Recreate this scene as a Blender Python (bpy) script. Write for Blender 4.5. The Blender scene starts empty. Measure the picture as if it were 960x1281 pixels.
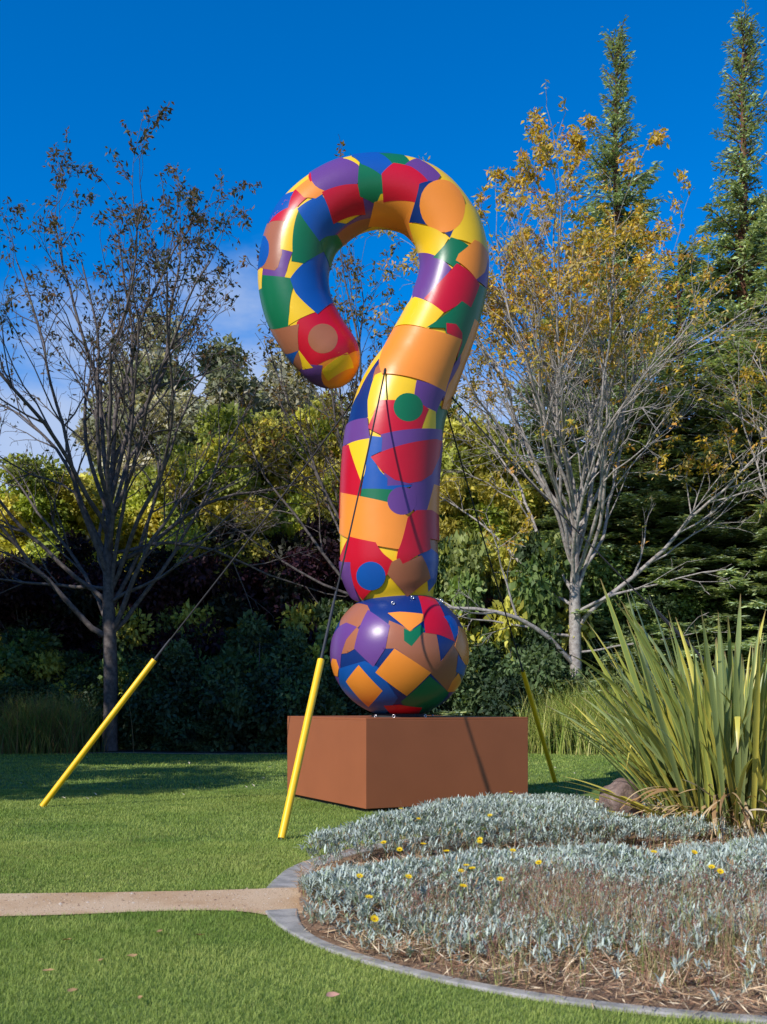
import bpy, bmesh, math, random
import numpy as np
from mathutils import Vector, Matrix
from mathutils.bvhtree import BVHTree
from mathutils.geometry import delaunay_2d_cdt

rng = np.random.default_rng(7)
random.seed(7)
PI = math.pi
S = bpy.context.scene
COL = S.collection

# ------------------------------------------------------------------ camera
FPX, HORIZ, CAMH = 1300.0, 881.0, 1.40       # focal length in photo pixels, horizon row, eye height
cam_d = bpy.data.cameras.new('camera')
cam = bpy.data.objects.new('camera', cam_d); COL.objects.link(cam)
cam.location = (0, 0, CAMH); cam.rotation_euler = (PI/2, 0, 0)
cam_d.sensor_fit = 'HORIZONTAL'; cam_d.sensor_width = 36.0
cam_d.lens = 36.0*FPX/960.0
cam_d.shift_y = (HORIZ-640.5)/960.0
cam_d.clip_start = 0.1; cam_d.clip_end = 2000
cam_d.dof.use_dof = True; cam_d.dof.focus_distance = 13.5; cam_d.dof.aperture_fstop = 5.6
S.camera = cam

# ------------------------------------------------------------------ sky and sun
SUN = Vector((0.92, 0.99, -1.0)).normalized()      # direction the light travels
sun_el = math.asin(-SUN.z); sun_az = math.atan2(-SUN.x, -SUN.y)
world = bpy.data.worlds.new('World'); S.world = world; world.use_nodes = True
wt = world.node_tree; wn = wt.nodes; wl = wt.links
for n in list(wn): wn.remove(n)
wout = wn.new('ShaderNodeOutputWorld'); bg = wn.new('ShaderNodeBackground')
sky = wn.new('ShaderNodeTexSky'); sky.sky_type = 'NISHITA'; sky.sun_disc = False
sky.sun_elevation = sun_el; sky.sun_rotation = sun_az
sky.altitude = 300; sky.air_density = 1.0; sky.dust_density = 0.1; sky.ozone_density = 4.0
tc = wn.new('ShaderNodeTexCoord'); sep = wn.new('ShaderNodeSeparateXYZ')
wl.new(tc.outputs['Generated'], sep.inputs[0])
mp = wn.new('ShaderNodeMapping'); mp.inputs['Scale'].default_value = (1, 1, 2.2)
wl.new(tc.outputs['Generated'], mp.inputs[0])
nz = wn.new('ShaderNodeTexNoise'); nz.inputs['Scale'].default_value = 3.3
nz.inputs['Detail'].default_value = 7; nz.inputs['Roughness'].default_value = 0.55
wl.new(mp.outputs[0], nz.inputs['Vector'])
# a low bank of thin cloud all round: cloud where elevation is below a noisy edge
ma = wn.new('ShaderNodeMath'); ma.operation = 'MULTIPLY_ADD'
ma.inputs[1].default_value = -0.5
wl.new(nz.outputs['Fac'], ma.inputs[0]); wl.new(sep.outputs['Z'], ma.inputs[2])
mr = wn.new('ShaderNodeMapRange'); mr.interpolation_type = 'SMOOTHSTEP'
mr.inputs['From Min'].default_value = -0.03; mr.inputs['From Max'].default_value = 0.11
mr.inputs['To Min'].default_value = 0.85; mr.inputs['To Max'].default_value = 0.0
wl.new(ma.outputs[0], mr.inputs['Value'])
hs = wn.new('ShaderNodeHueSaturation'); hs.inputs['Saturation'].default_value = 1.55; hs.inputs['Value'].default_value = 1.16; hs.inputs['Hue'].default_value = .508
wl.new(sky.outputs[0], hs.inputs['Color'])
mx = wn.new('ShaderNodeMix'); mx.data_type = 'RGBA'
mx.inputs['B'].default_value = (3.2, 3.8, 5.1, 1)
wl.new(mr.outputs[0], mx.inputs['Factor']); wl.new(hs.outputs[0], mx.inputs['A'])
wl.new(mx.outputs['Result'], bg.inputs['Color']); bg.inputs['Strength'].default_value = 0.15
wl.new(bg.outputs[0], wout.inputs[0])
sl = bpy.data.lights.new('sun', 'SUN'); sl.energy = 5.0; sl.angle = math.radians(0.53); sl.color = (1.0, 0.94, 0.84)
so = bpy.data.objects.new('sun', sl); COL.objects.link(so)
so.rotation_euler = SUN.to_track_quat('-Z', 'Y').to_euler(); so.location = (-20, -30, 40)
S.view_settings.view_transform = 'Standard'; S.view_settings.look = 'None'
S.view_settings.gamma = 1.0; S.view_settings.use_curve_mapping = False
S.view_settings.exposure = 0.15
S.cycles.max_bounces = 6; S.cycles.diffuse_bounces = 3; S.cycles.glossy_bounces = 2
S.cycles.transmission_bounces = 2; S.cycles.transparent_max_bounces = 4
S.cycles.caustics_reflective = False; S.cycles.caustics_refractive = False

def ray(px, py):
    return Vector(((px-480)/FPX, 1.0, -(py-HORIZ)/FPX))
def at(px, py, Y):
    r = ray(px, py); return Vector((r.x*Y, Y, CAMH+r.z*Y))
def ground_at(px, py, z=0.0):
    return at(px, py, (CAMH-z)*FPX/(py-HORIZ))
def height_at(py, Y):
    return CAMH+(HORIZ-py)/FPX*Y

# ------------------------------------------------------------------ materials
MATS = {}
def new_mat(name):
    m = bpy.data.materials.new(name); m.use_nodes = True
    nt = m.node_tree
    for n in list(nt.nodes): nt.nodes.remove(n)
    out = nt.nodes.new('ShaderNodeOutputMaterial')
    MATS[name] = m
    return m, nt, out
def solid(name, col, rough=0.6, var=0.15, scale=6.0, bump=0.0, bscale=40.0, spec=0.5, metal=0.0, coat=0.0, detail=5):
    m, nt, out = new_mat(name); N = nt.nodes; L = nt.links
    p = N.new('ShaderNodeBsdfPrincipled')
    tcn = N.new('ShaderNodeTexCoord')
    nse = N.new('ShaderNodeTexNoise'); nse.inputs['Scale'].default_value = scale; nse.inputs['Detail'].default_value = detail
    L.new(tcn.outputs['Object'], nse.inputs['Vector'])
    r = N.new('ShaderNodeMapRange'); r.inputs['From Min'].default_value = .3; r.inputs['From Max'].default_value = .7
    r.inputs['To Min'].default_value = 1-var; r.inputs['To Max'].default_value = 1+var
    L.new(nse.outputs['Fac'], r.inputs['Value'])
    v = N.new('ShaderNodeVectorMath'); v.operation = 'SCALE'; v.inputs[0].default_value = col
    L.new(r.outputs[0], v.inputs['Scale']); L.new(v.outputs[0], p.inputs['Base Color'])
    p.inputs['Roughness'].default_value = rough; p.inputs['Specular IOR Level'].default_value = spec
    p.inputs['Metallic'].default_value = metal; p.inputs['Coat Weight'].default_value = coat
    if bump:
        n2 = N.new('ShaderNodeTexNoise'); n2.inputs['Scale'].default_value = bscale; n2.inputs['Detail'].default_value = 6
        L.new(tcn.outputs['Object'], n2.inputs['Vector'])
        b = N.new('ShaderNodeBump'); b.inputs['Strength'].default_value = bump; b.inputs['Distance'].default_value = 0.02
        L.new(n2.outputs['Fac'], b.inputs['Height']); L.new(b.outputs[0], p.inputs['Normal'])
    L.new(p.outputs[0], out.inputs[0])
    return m
def leafy(name, rough=0.55, trans=0.3, spec=0.35, boost=1.0):
    """colour comes from the mesh's own per-leaf colour attribute"""
    m, nt, out = new_mat(name); N = nt.nodes; L = nt.links
    a = N.new('ShaderNodeAttribute'); a.attribute_name = 'col'
    p = N.new('ShaderNodeBsdfPrincipled'); p.inputs['Roughness'].default_value = rough
    p.inputs['Specular IOR Level'].default_value = spec
    L.new(a.outputs['Color'], p.inputs['Base Color'])
    t = N.new('ShaderNodeBsdfTranslucent')
    g = N.new('ShaderNodeVectorMath'); g.operation = 'MULTIPLY'; g.inputs[1].default_value = (1.25, 1.2, 0.55)
    L.new(a.outputs['Color'], g.inputs[0]); L.new(g.outputs[0], t.inputs['Color'])
    mxs = N.new('ShaderNodeMixShader'); mxs.inputs[0].default_value = trans
    L.new(p.outputs[0], mxs.inputs[1]); L.new(t.outputs[0], mxs.inputs[2])
    L.new(mxs.outputs[0], out.inputs[0])
    return m
def two_tone(name, c1, c2, scale, lo=.4, hi=.6, rough=.9, bump=.5, bscale=60, fine=.25):
    m, nt, out = new_mat(name); N = nt.nodes; L = nt.links
    p = N.new('ShaderNodeBsdfPrincipled'); p.inputs['Roughness'].default_value = rough; p.inputs['Specular IOR Level'].default_value = .2
    tcn = N.new('ShaderNodeTexCoord')
    a = N.new('ShaderNodeTexNoise'); a.inputs['Scale'].default_value = scale; a.inputs['Detail'].default_value = 6
    L.new(tcn.outputs['Object'], a.inputs['Vector'])
    r = N.new('ShaderNodeMapRange'); r.inputs['From Min'].default_value = lo; r.inputs['From Max'].default_value = hi
    L.new(a.outputs['Fac'], r.inputs['Value'])
    mxc = N.new('ShaderNodeMix'); mxc.data_type = 'RGBA'
    mxc.inputs['A'].default_value = (*c1, 1); mxc.inputs['B'].default_value = (*c2, 1)
    L.new(r.outputs[0], mxc.inputs['Factor'])
    b2 = N.new('ShaderNodeTexNoise'); b2.inputs['Scale'].default_value = bscale; b2.inputs['Detail'].default_value = 8; b2.inputs['Roughness'].default_value = .7
    L.new(tcn.outputs['Object'], b2.inputs['Vector'])
    r2 = N.new('ShaderNodeMapRange'); r2.inputs['From Min'].default_value = .3; r2.inputs['From Max'].default_value = .7
    r2.inputs['To Min'].default_value = 1-fine; r2.inputs['To Max'].default_value = 1+fine
    L.new(b2.outputs['Fac'], r2.inputs['Value'])
    v = N.new('ShaderNodeVectorMath'); v.operation = 'SCALE'
    L.new(mxc.outputs['Result'], v.inputs[0]); L.new(r2.outputs[0], v.inputs['Scale']); L.new(v.outputs[0], p.inputs['Base Color'])
    bm_ = N.new('ShaderNodeBump'); bm_.inputs['Strength'].default_value = bump; bm_.inputs['Distance'].default_value = .02
    L.new(b2.outputs['Fac'], bm_.inputs['Height']); L.new(bm_.outputs[0], p.inputs['Normal'])
    L.new(p.outputs[0], out.inputs[0])
    return m

VIN = .86
VINYL = {'R': (.54, .006, .026), 'O': (.86, .27, .035), 'Y': (.88, .55, .02), 'G': (.006, .15, .065),
         'B': (.006, .085, .38), 'V': (.006, .03, .17), 'P': (.135, .05, .24), 'N': (.36, .125, .065)}
for k, c in VINYL.items():
    solid('vinyl_'+k, tuple(v*VIN for v in c), rough=.32, var=.06, scale=1.5, bump=.22, bscale=2.6, spec=.32)
solid('terracotta_paint', (.275, .088, .036), rough=.55, var=.05, scale=2.0, bump=.05, bscale=60, spec=.3)
solid('yellow_plastic', (.86, .50, .01), rough=.38, var=.06, scale=4)
solid('black_rope', (.014, .014, .017), rough=.8, var=.2, scale=40)
solid('grey_strap', (.022, .025, .035), rough=.7, var=.2, scale=40)
solid('steel', (.6, .6, .62), rough=.3, var=.1, metal=1.0)
solid('white_plastic', (.8, .8, .78), rough=.4, var=.05)
two_tone('grass_ground', (.09, .15, .03), (.15, .21, .05), 1.2, bscale=70, fine=.4)
two_tone('granite_path', (.48, .31, .175), (.58, .42, .27), 1.6, bscale=90, fine=.28, bump=.5)
two_tone('bed_soil', (.20, .125, .08), (.32, .21, .14), 5, bscale=50, fine=.4, bump=.9)
two_tone('mulch', (.035, .022, .015), (.085, .05, .032), 3, bscale=30, fine=.5, bump=1.0)
two_tone('pale_mulch', (.30, .20, .14), (.38, .27, .19), 3, bscale=30, fine=.4, bump=1.0)
two_tone('concrete', (.24, .235, .225), (.36, .345, .325), 7, bscale=80, fine=.2, bump=.3)
two_tone('rock', (.17, .12, .105), (.27, .20, .175), 5, bscale=22, fine=.4, bump=1.0)
two_tone('bark_pale', (.25, .22, .205), (.38, .35, .33), 9, bscale=30, fine=.25, bump=.7)
two_tone('bark_grey', (.085, .07, .068), (.14, .12, .115), 9, bscale=30, fine=.25, bump=.7)
two_tone('bark_red', (.11, .05, .03), (.17, .085, .055), 6, bscale=20, fine=.35, bump=.8)
leafy('foliage', trans=.38); leafy('silver_leaf', rough=.7, trans=.12, spec=.2); leafy('blade', rough=.6, trans=.25, spec=.25)
leafy('flax_leaf', rough=.42, trans=.18, spec=.5); leafy('dry_leaf', rough=.8, trans=.2, spec=.1)
leafy('conifer_leaf', rough=.65, trans=.28, spec=.25)
leafy('petal', rough=.6, trans=.3)

# ------------------------------------------------------------------ mesh helpers
def mesh_np(name, V, quads=None, tris=None, col=None, mat=None, smooth=False):
    me = bpy.data.meshes.new(name)
    V = np.asarray(V, np.float32)
    nq = 0 if quads is None else len(quads); nt = 0 if tris is None else len(tris)
    me.vertices.add(len(V)); me.vertices.foreach_set('co', V.ravel())
    parts = []; tot = []
    if nq: parts.append(np.asarray(quads, np.int32).ravel()); tot.append(np.full(nq, 4, np.int32))
    if nt: parts.append(np.asarray(tris, np.int32).ravel()); tot.append(np.full(nt, 3, np.int32))
    li = np.concatenate(parts); tot = np.concatenate(tot)
    st = np.concatenate([[0], np.cumsum(tot)[:-1]]).astype(np.int32)
    me.loops.add(len(li)); me.loops.foreach_set('vertex_index', li)
    me.polygons.add(nq+nt); me.polygons.foreach_set('loop_start', st)
    me.polygons.foreach_set('loop_total', tot)
    if smooth: me.polygons.foreach_set('use_smooth', np.ones(nq+nt, bool))
    me.update(calc_edges=True)
    if col is not None:
        a = me.attributes.new('col', 'FLOAT_COLOR', 'POINT')
        c = np.ones((len(V), 4), np.float32); c[:, :3] = col
        a.data.foreach_set('color', c.ravel())
    if mat: me.materials.append(MATS[mat])
    return me
def obj(name, me, parent=None, loc=None, rotz=None):
    o = bpy.data.objects.new(name, me); COL.objects.link(o)
    if parent: o.parent = parent
    if loc is not None: o.location = loc
    if rotz is not None: o.rotation_euler = (0, 0, rotz)
    return o
def tag(o, label=None, cat=None, group=None, kind=None):
    if label: o['label'] = label
    if cat: o['category'] = cat
    if group: o['group'] = group
    if kind: o['kind'] = kind
    return o
def thing(name, label, cat, loc=(0, 0, 0), rotz=0, group=None):
    o = bpy.data.objects.new(name, None); COL.objects.link(o)
    o.location = loc; o.rotation_euler = (0, 0, rotz); o.empty_display_size = .2
    return tag(o, label, cat, group)
def dup(root, loc, rotz=0, scale=(1, 1, 1), label=None, group=None):
    r = root.copy(); COL.objects.link(r); r.location = loc; r.rotation_euler = (0, 0, rotz); r.scale = scale
    if label: r['label'] = label
    if group: r['group'] = group
    for ch in root.children:
        c = ch.copy(); COL.objects.link(c); c.parent = r
        for g in ch.children:
            d = g.copy(); COL.objects.link(d); d.parent = c
    return r
def bm_mesh(name, bm, mat, smooth=False):
    me = bpy.data.meshes.new(name); bm.normal_update(); bm.to_mesh(me); bm.free()
    me.materials.append(MATS[mat])
    if smooth:
        for p in me.polygons: p.use_smooth = True
    return me
class Tubes:
    def __init__(s): s.V = []; s.Q = []; s.n = 0
    def add(s, pts, rad, k=6, cap=False):
        P = np.asarray(pts, float); R = np.asarray(rad, float); n = len(P)
        T = np.gradient(P, axis=0); T /= np.linalg.norm(T, axis=1)[:, None]+1e-9
        ref = np.array([.31, .87, .38]); ref /= np.linalg.norm(ref)
        if abs(T[0] @ ref) > .9: ref = np.array([.9, -.3, .3])
        A = np.cross(T, ref); A /= np.linalg.norm(A, axis=1)[:, None]+1e-9
        B = np.cross(T, A)
        th = np.arange(k)*2*PI/k
        ring = P[:, None]+R[:, None, None]*(A[:, None]*np.cos(th)[None, :, None]+B[:, None]*np.sin(th)[None, :, None])
        i = np.arange(n-1)[:, None]*k; j = np.arange(k)[None]; j2 = (j+1) % k
        q = np.stack([i+j, i+j2, i+k+j2, i+k+j], -1).reshape(-1, 4)+s.n
        s.V.append(ring.reshape(-1, 3)); s.Q.append(q); s.n += n*k
    def mesh(s, name, mat): return mesh_np(name, np.concatenate(s.V), np.concatenate(s.Q), mat=mat, smooth=True)
def unit(a): return a/(np.linalg.norm(a, axis=-1, keepdims=True)+1e-9)
def diamonds(C, D, Nrm, L, W, fold=0.0):
    """one leaf per row: base at C, pointing along D, of length L and width W"""
    D = unit(D); side = unit(np.cross(D, Nrm)); up = np.cross(side, D)
    L = np.broadcast_to(L, len(C))[:, None]; W = np.broadcast_to(W, len(C))[:, None]
    a = C; c = C+D*L-up*L*fold
    m = C+D*L*.45+up*L*fold*.5
    V = np.stack([a, m+side*W*.5, c, m-side*W*.5], 1).reshape(-1, 3)
    Q = np.arange(len(C)*4).reshape(-1, 4)
    return V, Q
def in_poly(P, poly):
    x, y = P[:, 0], P[:, 1]; ins = np.zeros(len(P), bool); n = len(poly)
    for i in range(n):
        x1, y1 = poly[i]; x2, y2 = poly[(i+1) % n]
        c = ((y1 > y) != (y2 > y))
        if y1 != y2: ins ^= c & (x < (x2-x1)*(y-y1)/(y2-y1)+x1)
    return ins
def catmull(P, per=8, closed=False):
    P = np.asarray(P, float); out = []; n = len(P)
    for i in range(n if closed else n-1):
        if closed: p0, p1, p2, p3 = P[i-1], P[i], P[(i+1) % n], P[(i+2) % n]
        else: p0, p1, p2, p3 = P[max(i-1, 0)], P[i], P[i+1], P[min(i+2, n-1)]
        for t in np.arange(per)/per:
            out.append(.5*((2*p1)+(-p0+p2)*t+(2*p0-5*p1+4*p2-p3)*t*t+(-p0+3*p1-3*p2+p3)*t**3))
    if not closed: out.append(P[-1])
    return np.array(out)
def vnoise(x, y, s=1.0, seed=0):
    x = x*s+seed*17.3; y = y*s-seed*9.1
    xi = np.floor(x); yi = np.floor(y); fx = x-xi; fy = y-yi
    fx = fx*fx*(3-2*fx); fy = fy*fy*(3-2*fy)
    h = lambda a, b: np.modf(np.abs(np.sin(a*127.1+b*311.7)*43758.5453))[0]
    return (h(xi, yi)*(1-fx)+h(xi+1, yi)*fx)*(1-fy)+(h(xi, yi+1)*(1-fx)+h(xi+1, yi+1)*fx)*fy
def sstep(a, b, x):
    t = np.clip((x-a)/(b-a), 0, 1); return t*t*(3-2*t)

# ------------------------------------------------------------------ ground, path, beds
LAWN_BACK = 29.0
def sheet(name, poly, z, mat, kind='structure'):
    bm = bmesh.new(); vs = [bm.verts.new((p[0], p[1], z)) for p in poly]; f = bm.faces.new(vs)
    if f.normal.z < 0: f.normal_flip()
    bmesh.ops.triangulate(bm, faces=[f]); bm.normal_update()
    for g in bm.faces:
        if g.normal.z < 0: g.normal_flip()
    return tag(obj(name, bm_mesh(name, bm, mat)), kind=kind)
sheet('ground', [(-700, -60), (700, -60), (700, 1200), (-700, 1200)], 0.0, 'grass_ground')

bed_ctrl = [(-.88, 7.7), (-.86, 8.3), (-.78, 8.9), (-.52, 9.6), (-.05, 10.35), (.6, 11.0), (1.6, 11.7), (2.8, 12.2), (4.2, 12.5), (5.8, 12.2),
            (7, 11.2), (7.6, 9.6), (7.4, 7.6), (6.6, 6.0), (5.4, 5.0), (4.0, 4.55), (2.36, 4.46), (1.52, 4.57), (.74, 4.89), (.07, 5.41), (-.446, 6.08), (-.77, 6.86)]
BED = catmull(bed_ctrl, 8, True)
BC = np.array([3.2, 8.3])
_ang = np.arctan2(BED[:, 1]-BC[1], BED[:, 0]-BC[0]); _rad = np.linalg.norm(BED-BC, axis=1)
_o = np.argsort(_ang); _ang, _rad = _ang[_o], _rad[_o]
def bed_rho(P):
    a = np.arctan2(P[:, 1]-BC[1], P[:, 0]-BC[0])
    return np.linalg.norm(P-BC, axis=1)/np.interp(a, _ang, _rad, period=2*PI)
def soil_z(P):
    r = np.clip(bed_rho(P), 0, 1)
    return .015+.07*(1-r**3)*sstep(5.0, 9.0, P[:, 1])+.035*(1-r**3)
nb = len(BED); rings = [.985, .945, .9, .8, .68, .55, .4, .2]
V = []; Q = []; T = []
for k, f in enumerate(rings):
    P = BC+(BED-BC)*f; z = soil_z(P)+.012*rng.standard_normal(nb) if k > 1 else np.full(nb, .007)
    V.append(np.column_stack([P, z]))
    if k:
        i = np.arange(nb); j = (i+1) % nb
        Q.append(np.stack([(k-1)*nb+i, (k-1)*nb+j, k*nb+j, k*nb+i], -1))
V = np.concatenate(V+[np.array([[BC[0], BC[1], soil_z(BC[None])[0]]])]); i = np.arange(nb); b0 = (len(rings)-1)*nb
T = np.stack([b0+i, b0+(i+1) % nb, np.full(nb, len(V)-1)], -1)
tag(obj('planting_bed', mesh_np('planting_bed', V, np.concatenate(Q), T, mat='bed_soil', smooth=True)), kind='structure')

# path of decomposed granite running in from the west, flowing in front of the bed's edge
path_top = catmull([(-14, 7.25), (-9, 7.40), (-5.5, 7.50), (-2.8, 7.62), (-1.6, 7.72), (-1.05, 7.80), (-.80, 7.86)], 8)
path_bot = catmull([(-14, 6.4), (-9, 6.55), (-5.5, 6.68), (-2.6, 6.80), (-1.5, 6.98), (-1.0, 6.98), (-.72, 6.80)], 8)
inner = [(-.15, 7.1), (-.10, 7.5), (-.25, 7.86)]
PATH = [tuple(p) for p in path_bot]+inner+[tuple(p) for p in path_top[::-1]]
sheet('path', PATH, 0.011, 'granite_path')
PATHnp = np.array(PATH)
# bed carries the path on through between the two swathes of silver planting
def gap_y(x): return 8.02+.26*(x+.6)+.07*np.sin(x*2.3)
gx = np.linspace(-.7, 7.2, 30)
gp = [(x, gap_y(x)-.20) for x in gx]+[(x, gap_y(x)+.20) for x in gx[::-1]]
# concrete edging in two runs, broken where the path comes in
def edging(name, idx):
    bm = bmesh.new(); prev = None
    for q in idx:
        p = Vector((*BED[q % nb], 0)); d = (Vector((*BC, 0))-p).normalized(); w = .092+.15*float(sstep(6.0, 7.2, p.y))*float(sstep(.5, -.5, p.x))
        prof = [p+Vector((0, 0, -.05)), p+Vector((0, 0, 0.012)), p+d*.012+Vector((0, 0, .018)), p+d*(w-.012)+Vector((0, 0, .018)), p+d*w+Vector((0, 0, .012)), p+d*w+Vector((0, 0, -.05))]
        cur = [bm.verts.new(v) for v in prof]
        if prev:
            for a in range(5): bm.faces.new((prev[a], cur[a], cur[a+1], prev[a+1]))
        else: bm.faces.new(cur[::-1])
        prev = cur
    bm.faces.new(prev)
    bmesh.ops.recalc_face_normals(bm, faces=bm.faces)
    return tag(obj(name, bm_mesh(name, bm, 'concrete')), kind='structure')
ix = np.arange(nb)
near_path = [q for q in ix if BED[q, 0] < 0 and 6.9 < BED[q, 1] < 7.9]
q1 = max(q for q in near_path if q < nb//2); q0 = min(q for q in near_path if q > nb//2)
edging('kerb', range(q1, q0+1))

# bed behind the lawn
bx = np.linspace(-60, 70, 90)
by = LAWN_BACK+.35*np.sin(bx*.55)+.25*np.sin(bx*1.7+1)
sheet('back_bed', [(x, y) for x, y in zip(bx, by)]+[(70, 90), (-60, 90)], 0.010, 'mulch')
sheet('mulch_edge', [(x, y-.02) for x, y in zip(bx, by)]+[(x, y+.45) for x, y in zip(bx[::-1], by[::-1])], 0.016, 'pale_mulch')

# ------------------------------------------------------------------ plinth
TB = math.radians(63)
near = np.array([-22/FPX*13.36, 13.36])
dl = np.array([-math.cos(TB), math.sin(TB)]); dr = np.array([math.sin(TB), math.cos(TB)])
BL, BR, BH = 2.725, 2.52, 1.22
box_poly = [near, near+dr*BR, near+dr*BR+dl*BL, near+dl*BL]
bcen = near+dl*BL/2+dr*BR/2
def box_bm(lx, ly, z0, z1, bev=.006):
    bm = bmesh.new()
    bmesh.ops.create_cube(bm, size=1, matrix=Matrix.Translation((0, 0, (z0+z1)/2)) @ Matrix.Diagonal((lx, ly, z1-z0, 1)))
    if bev: bmesh.ops.bevel(bm, geom=bm.edges[:], offset=bev, segments=2, affect='EDGES', profile=.5)
    return bm
pl = thing('plinth', 'large terracotta painted box plinth standing on the lawn', 'plinth', (*bcen, 0), math.atan2(dr[1], dr[0]))
obj('body', bm_mesh('plinth_body', box_bm(BR, BL, .05, BH-.03), 'terracotta_paint'), pl)
obj('top_board', bm_mesh('plinth_top', box_bm(BR-.004, BL-.004, BH-.0298, BH, .004), 'terracotta_paint'), pl)
obj('base_frame', bm_mesh('plinth_base', box_bm(BR-.12, BL-.12, 0, .049, 0), 'black_rope'), pl)

# ------------------------------------------------------------------ inflatable question mark
SY = 14.4
ctr = [(498, 775, 40), (496, 752, 46), (493, 735, 54), (489, 712, 60), (487, 690, 61), (487, 640, 60), (489, 590, 60), (493, 550, 60), (500, 515, 58.5), (510, 488, 56),
       (526, 457, 51), (549, 408, 46), (566, 355, 42.5), (567, 314, 41.5), (553, 279, 42.5), (523, 250, 43), (478, 240, 43), (429, 250, 44.5), (385, 285, 45),
       (368, 335, 44), (372, 380, 43), (390, 417, 42), (408, 441, 40)]
SC = SY/FPX
cl = catmull([((x-480)*SC, CAMH-(y-HORIZ)*SC, r*SC) for x, y, r in ctr], 10)
# rounded tip
d = cl[-1, :2]-cl[-3, :2]; d /= np.linalg.norm(d); r0 = cl[-1, 2]; tipc = cl[-1, :2]
tip = [np.array([*(tipc+d*r0*1.15*math.sin(a)), r0*math.cos(a)]) for a in np.linspace(.14, PI/2-.02, 10)]
cl = np.vstack([cl, np.array(tip)])
NS = len(cl); K = 128
Tn = np.gradient(cl[:, :2], axis=0); Tn /= np.linalg.norm(Tn, axis=1)[:, None]+1e-9
Nn = np.column_stack([Tn[:, 1], -Tn[:, 0]])            # to the right of travel
arc = np.concatenate([[0], np.cumsum(np.linalg.norm(np.diff(cl[:, :2], axis=0), axis=1)+np.abs(np.diff(cl[:, 2]))*.5)])
_dl = np.concatenate([[np.linalg.norm(cl[1, :2]-cl[0, :2])], np.linalg.norm(np.diff(cl[:, :2], axis=0), axis=1)]); _dr = np.gradient(cl[:, 2]); _dl = np.convolve(np.pad(_dl, 1, 'edge'), [.25, .5, .25], 'valid')
_ln = np.hypot(_dl, _dr); NT, NR = -_dr/_ln, _dl/_ln          # surface normal: along the axis, away from it
def tube_pt(s, th, off=0.0):
    s = np.clip(np.asarray(s, float), 0, NS-1.0001); th = np.asarray(th, float); ii = np.arange(NS)
    cx = np.interp(s, ii, cl[:, 0]); cz = np.interp(s, ii, cl[:, 1]); r = np.interp(s, ii, cl[:, 2])+off*np.interp(s, ii, NR); ax = off*np.interp(s, ii, NT)
    tx = np.interp(s, ii, Tn[:, 0]); tz = np.interp(s, ii, Tn[:, 1]); cx = cx+ax*tx; cz = cz+ax*tz
    nx = np.interp(s, ii, Nn[:, 0]); nzv = np.interp(s, ii, Nn[:, 1]); l = np.hypot(nx, nzv); nx /= l; nzv /= l
    return np.stack([cx+r*np.sin(th)*nx, SY-r*np.cos(th), cz+r*np.sin(th)*nzv], -1)
ths = np.arange(K)*2*PI/K
ss, tt = np.meshgrid(np.arange(NS), ths, indexing='ij')
TV = tube_pt(np.minimum(ss.ravel(), NS-1.0001), tt.ravel())
i = np.arange(NS-1)[:, None]*K; j = np.arange(K)[None]; j2 = (j+1) % K
TQ = np.stack([i+j, i+j2, i+K+j2, i+K+j], -1).reshape(-1, 4)
TVc = np.vstack([TV, TV[-K:].mean(0)]); tcap = np.stack([(NS-1)*K+np.arange(K), (NS-1)*K+(np.arange(K)+1) % K, np.full(K, NS*K)], -1)
ball_c = np.array([(500-480)*SC, SY, 1.22+.885]); ball_r = np.array([.957, .957, .885])
qm = thing('question_mark_sculpture', 'giant inflatable question mark in multicoloured patchwork vinyl balanced on terracotta plinth', 'sculpture', (float(ball_c[0]), SY, BH))
org = np.array(qm.location)
stem_o = obj('hook', mesh_np('hook', TVc-org, TQ, tcap, mat='vinyl_Y', smooth=True), qm)
stem_o.data.materials.append(MATS['vinyl_O'])          # the tip is one orange cap
for p_ in stem_o.data.polygons:
    if p_.vertices[0] >= (NS-15)*K: p_.material_index = 1
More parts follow.
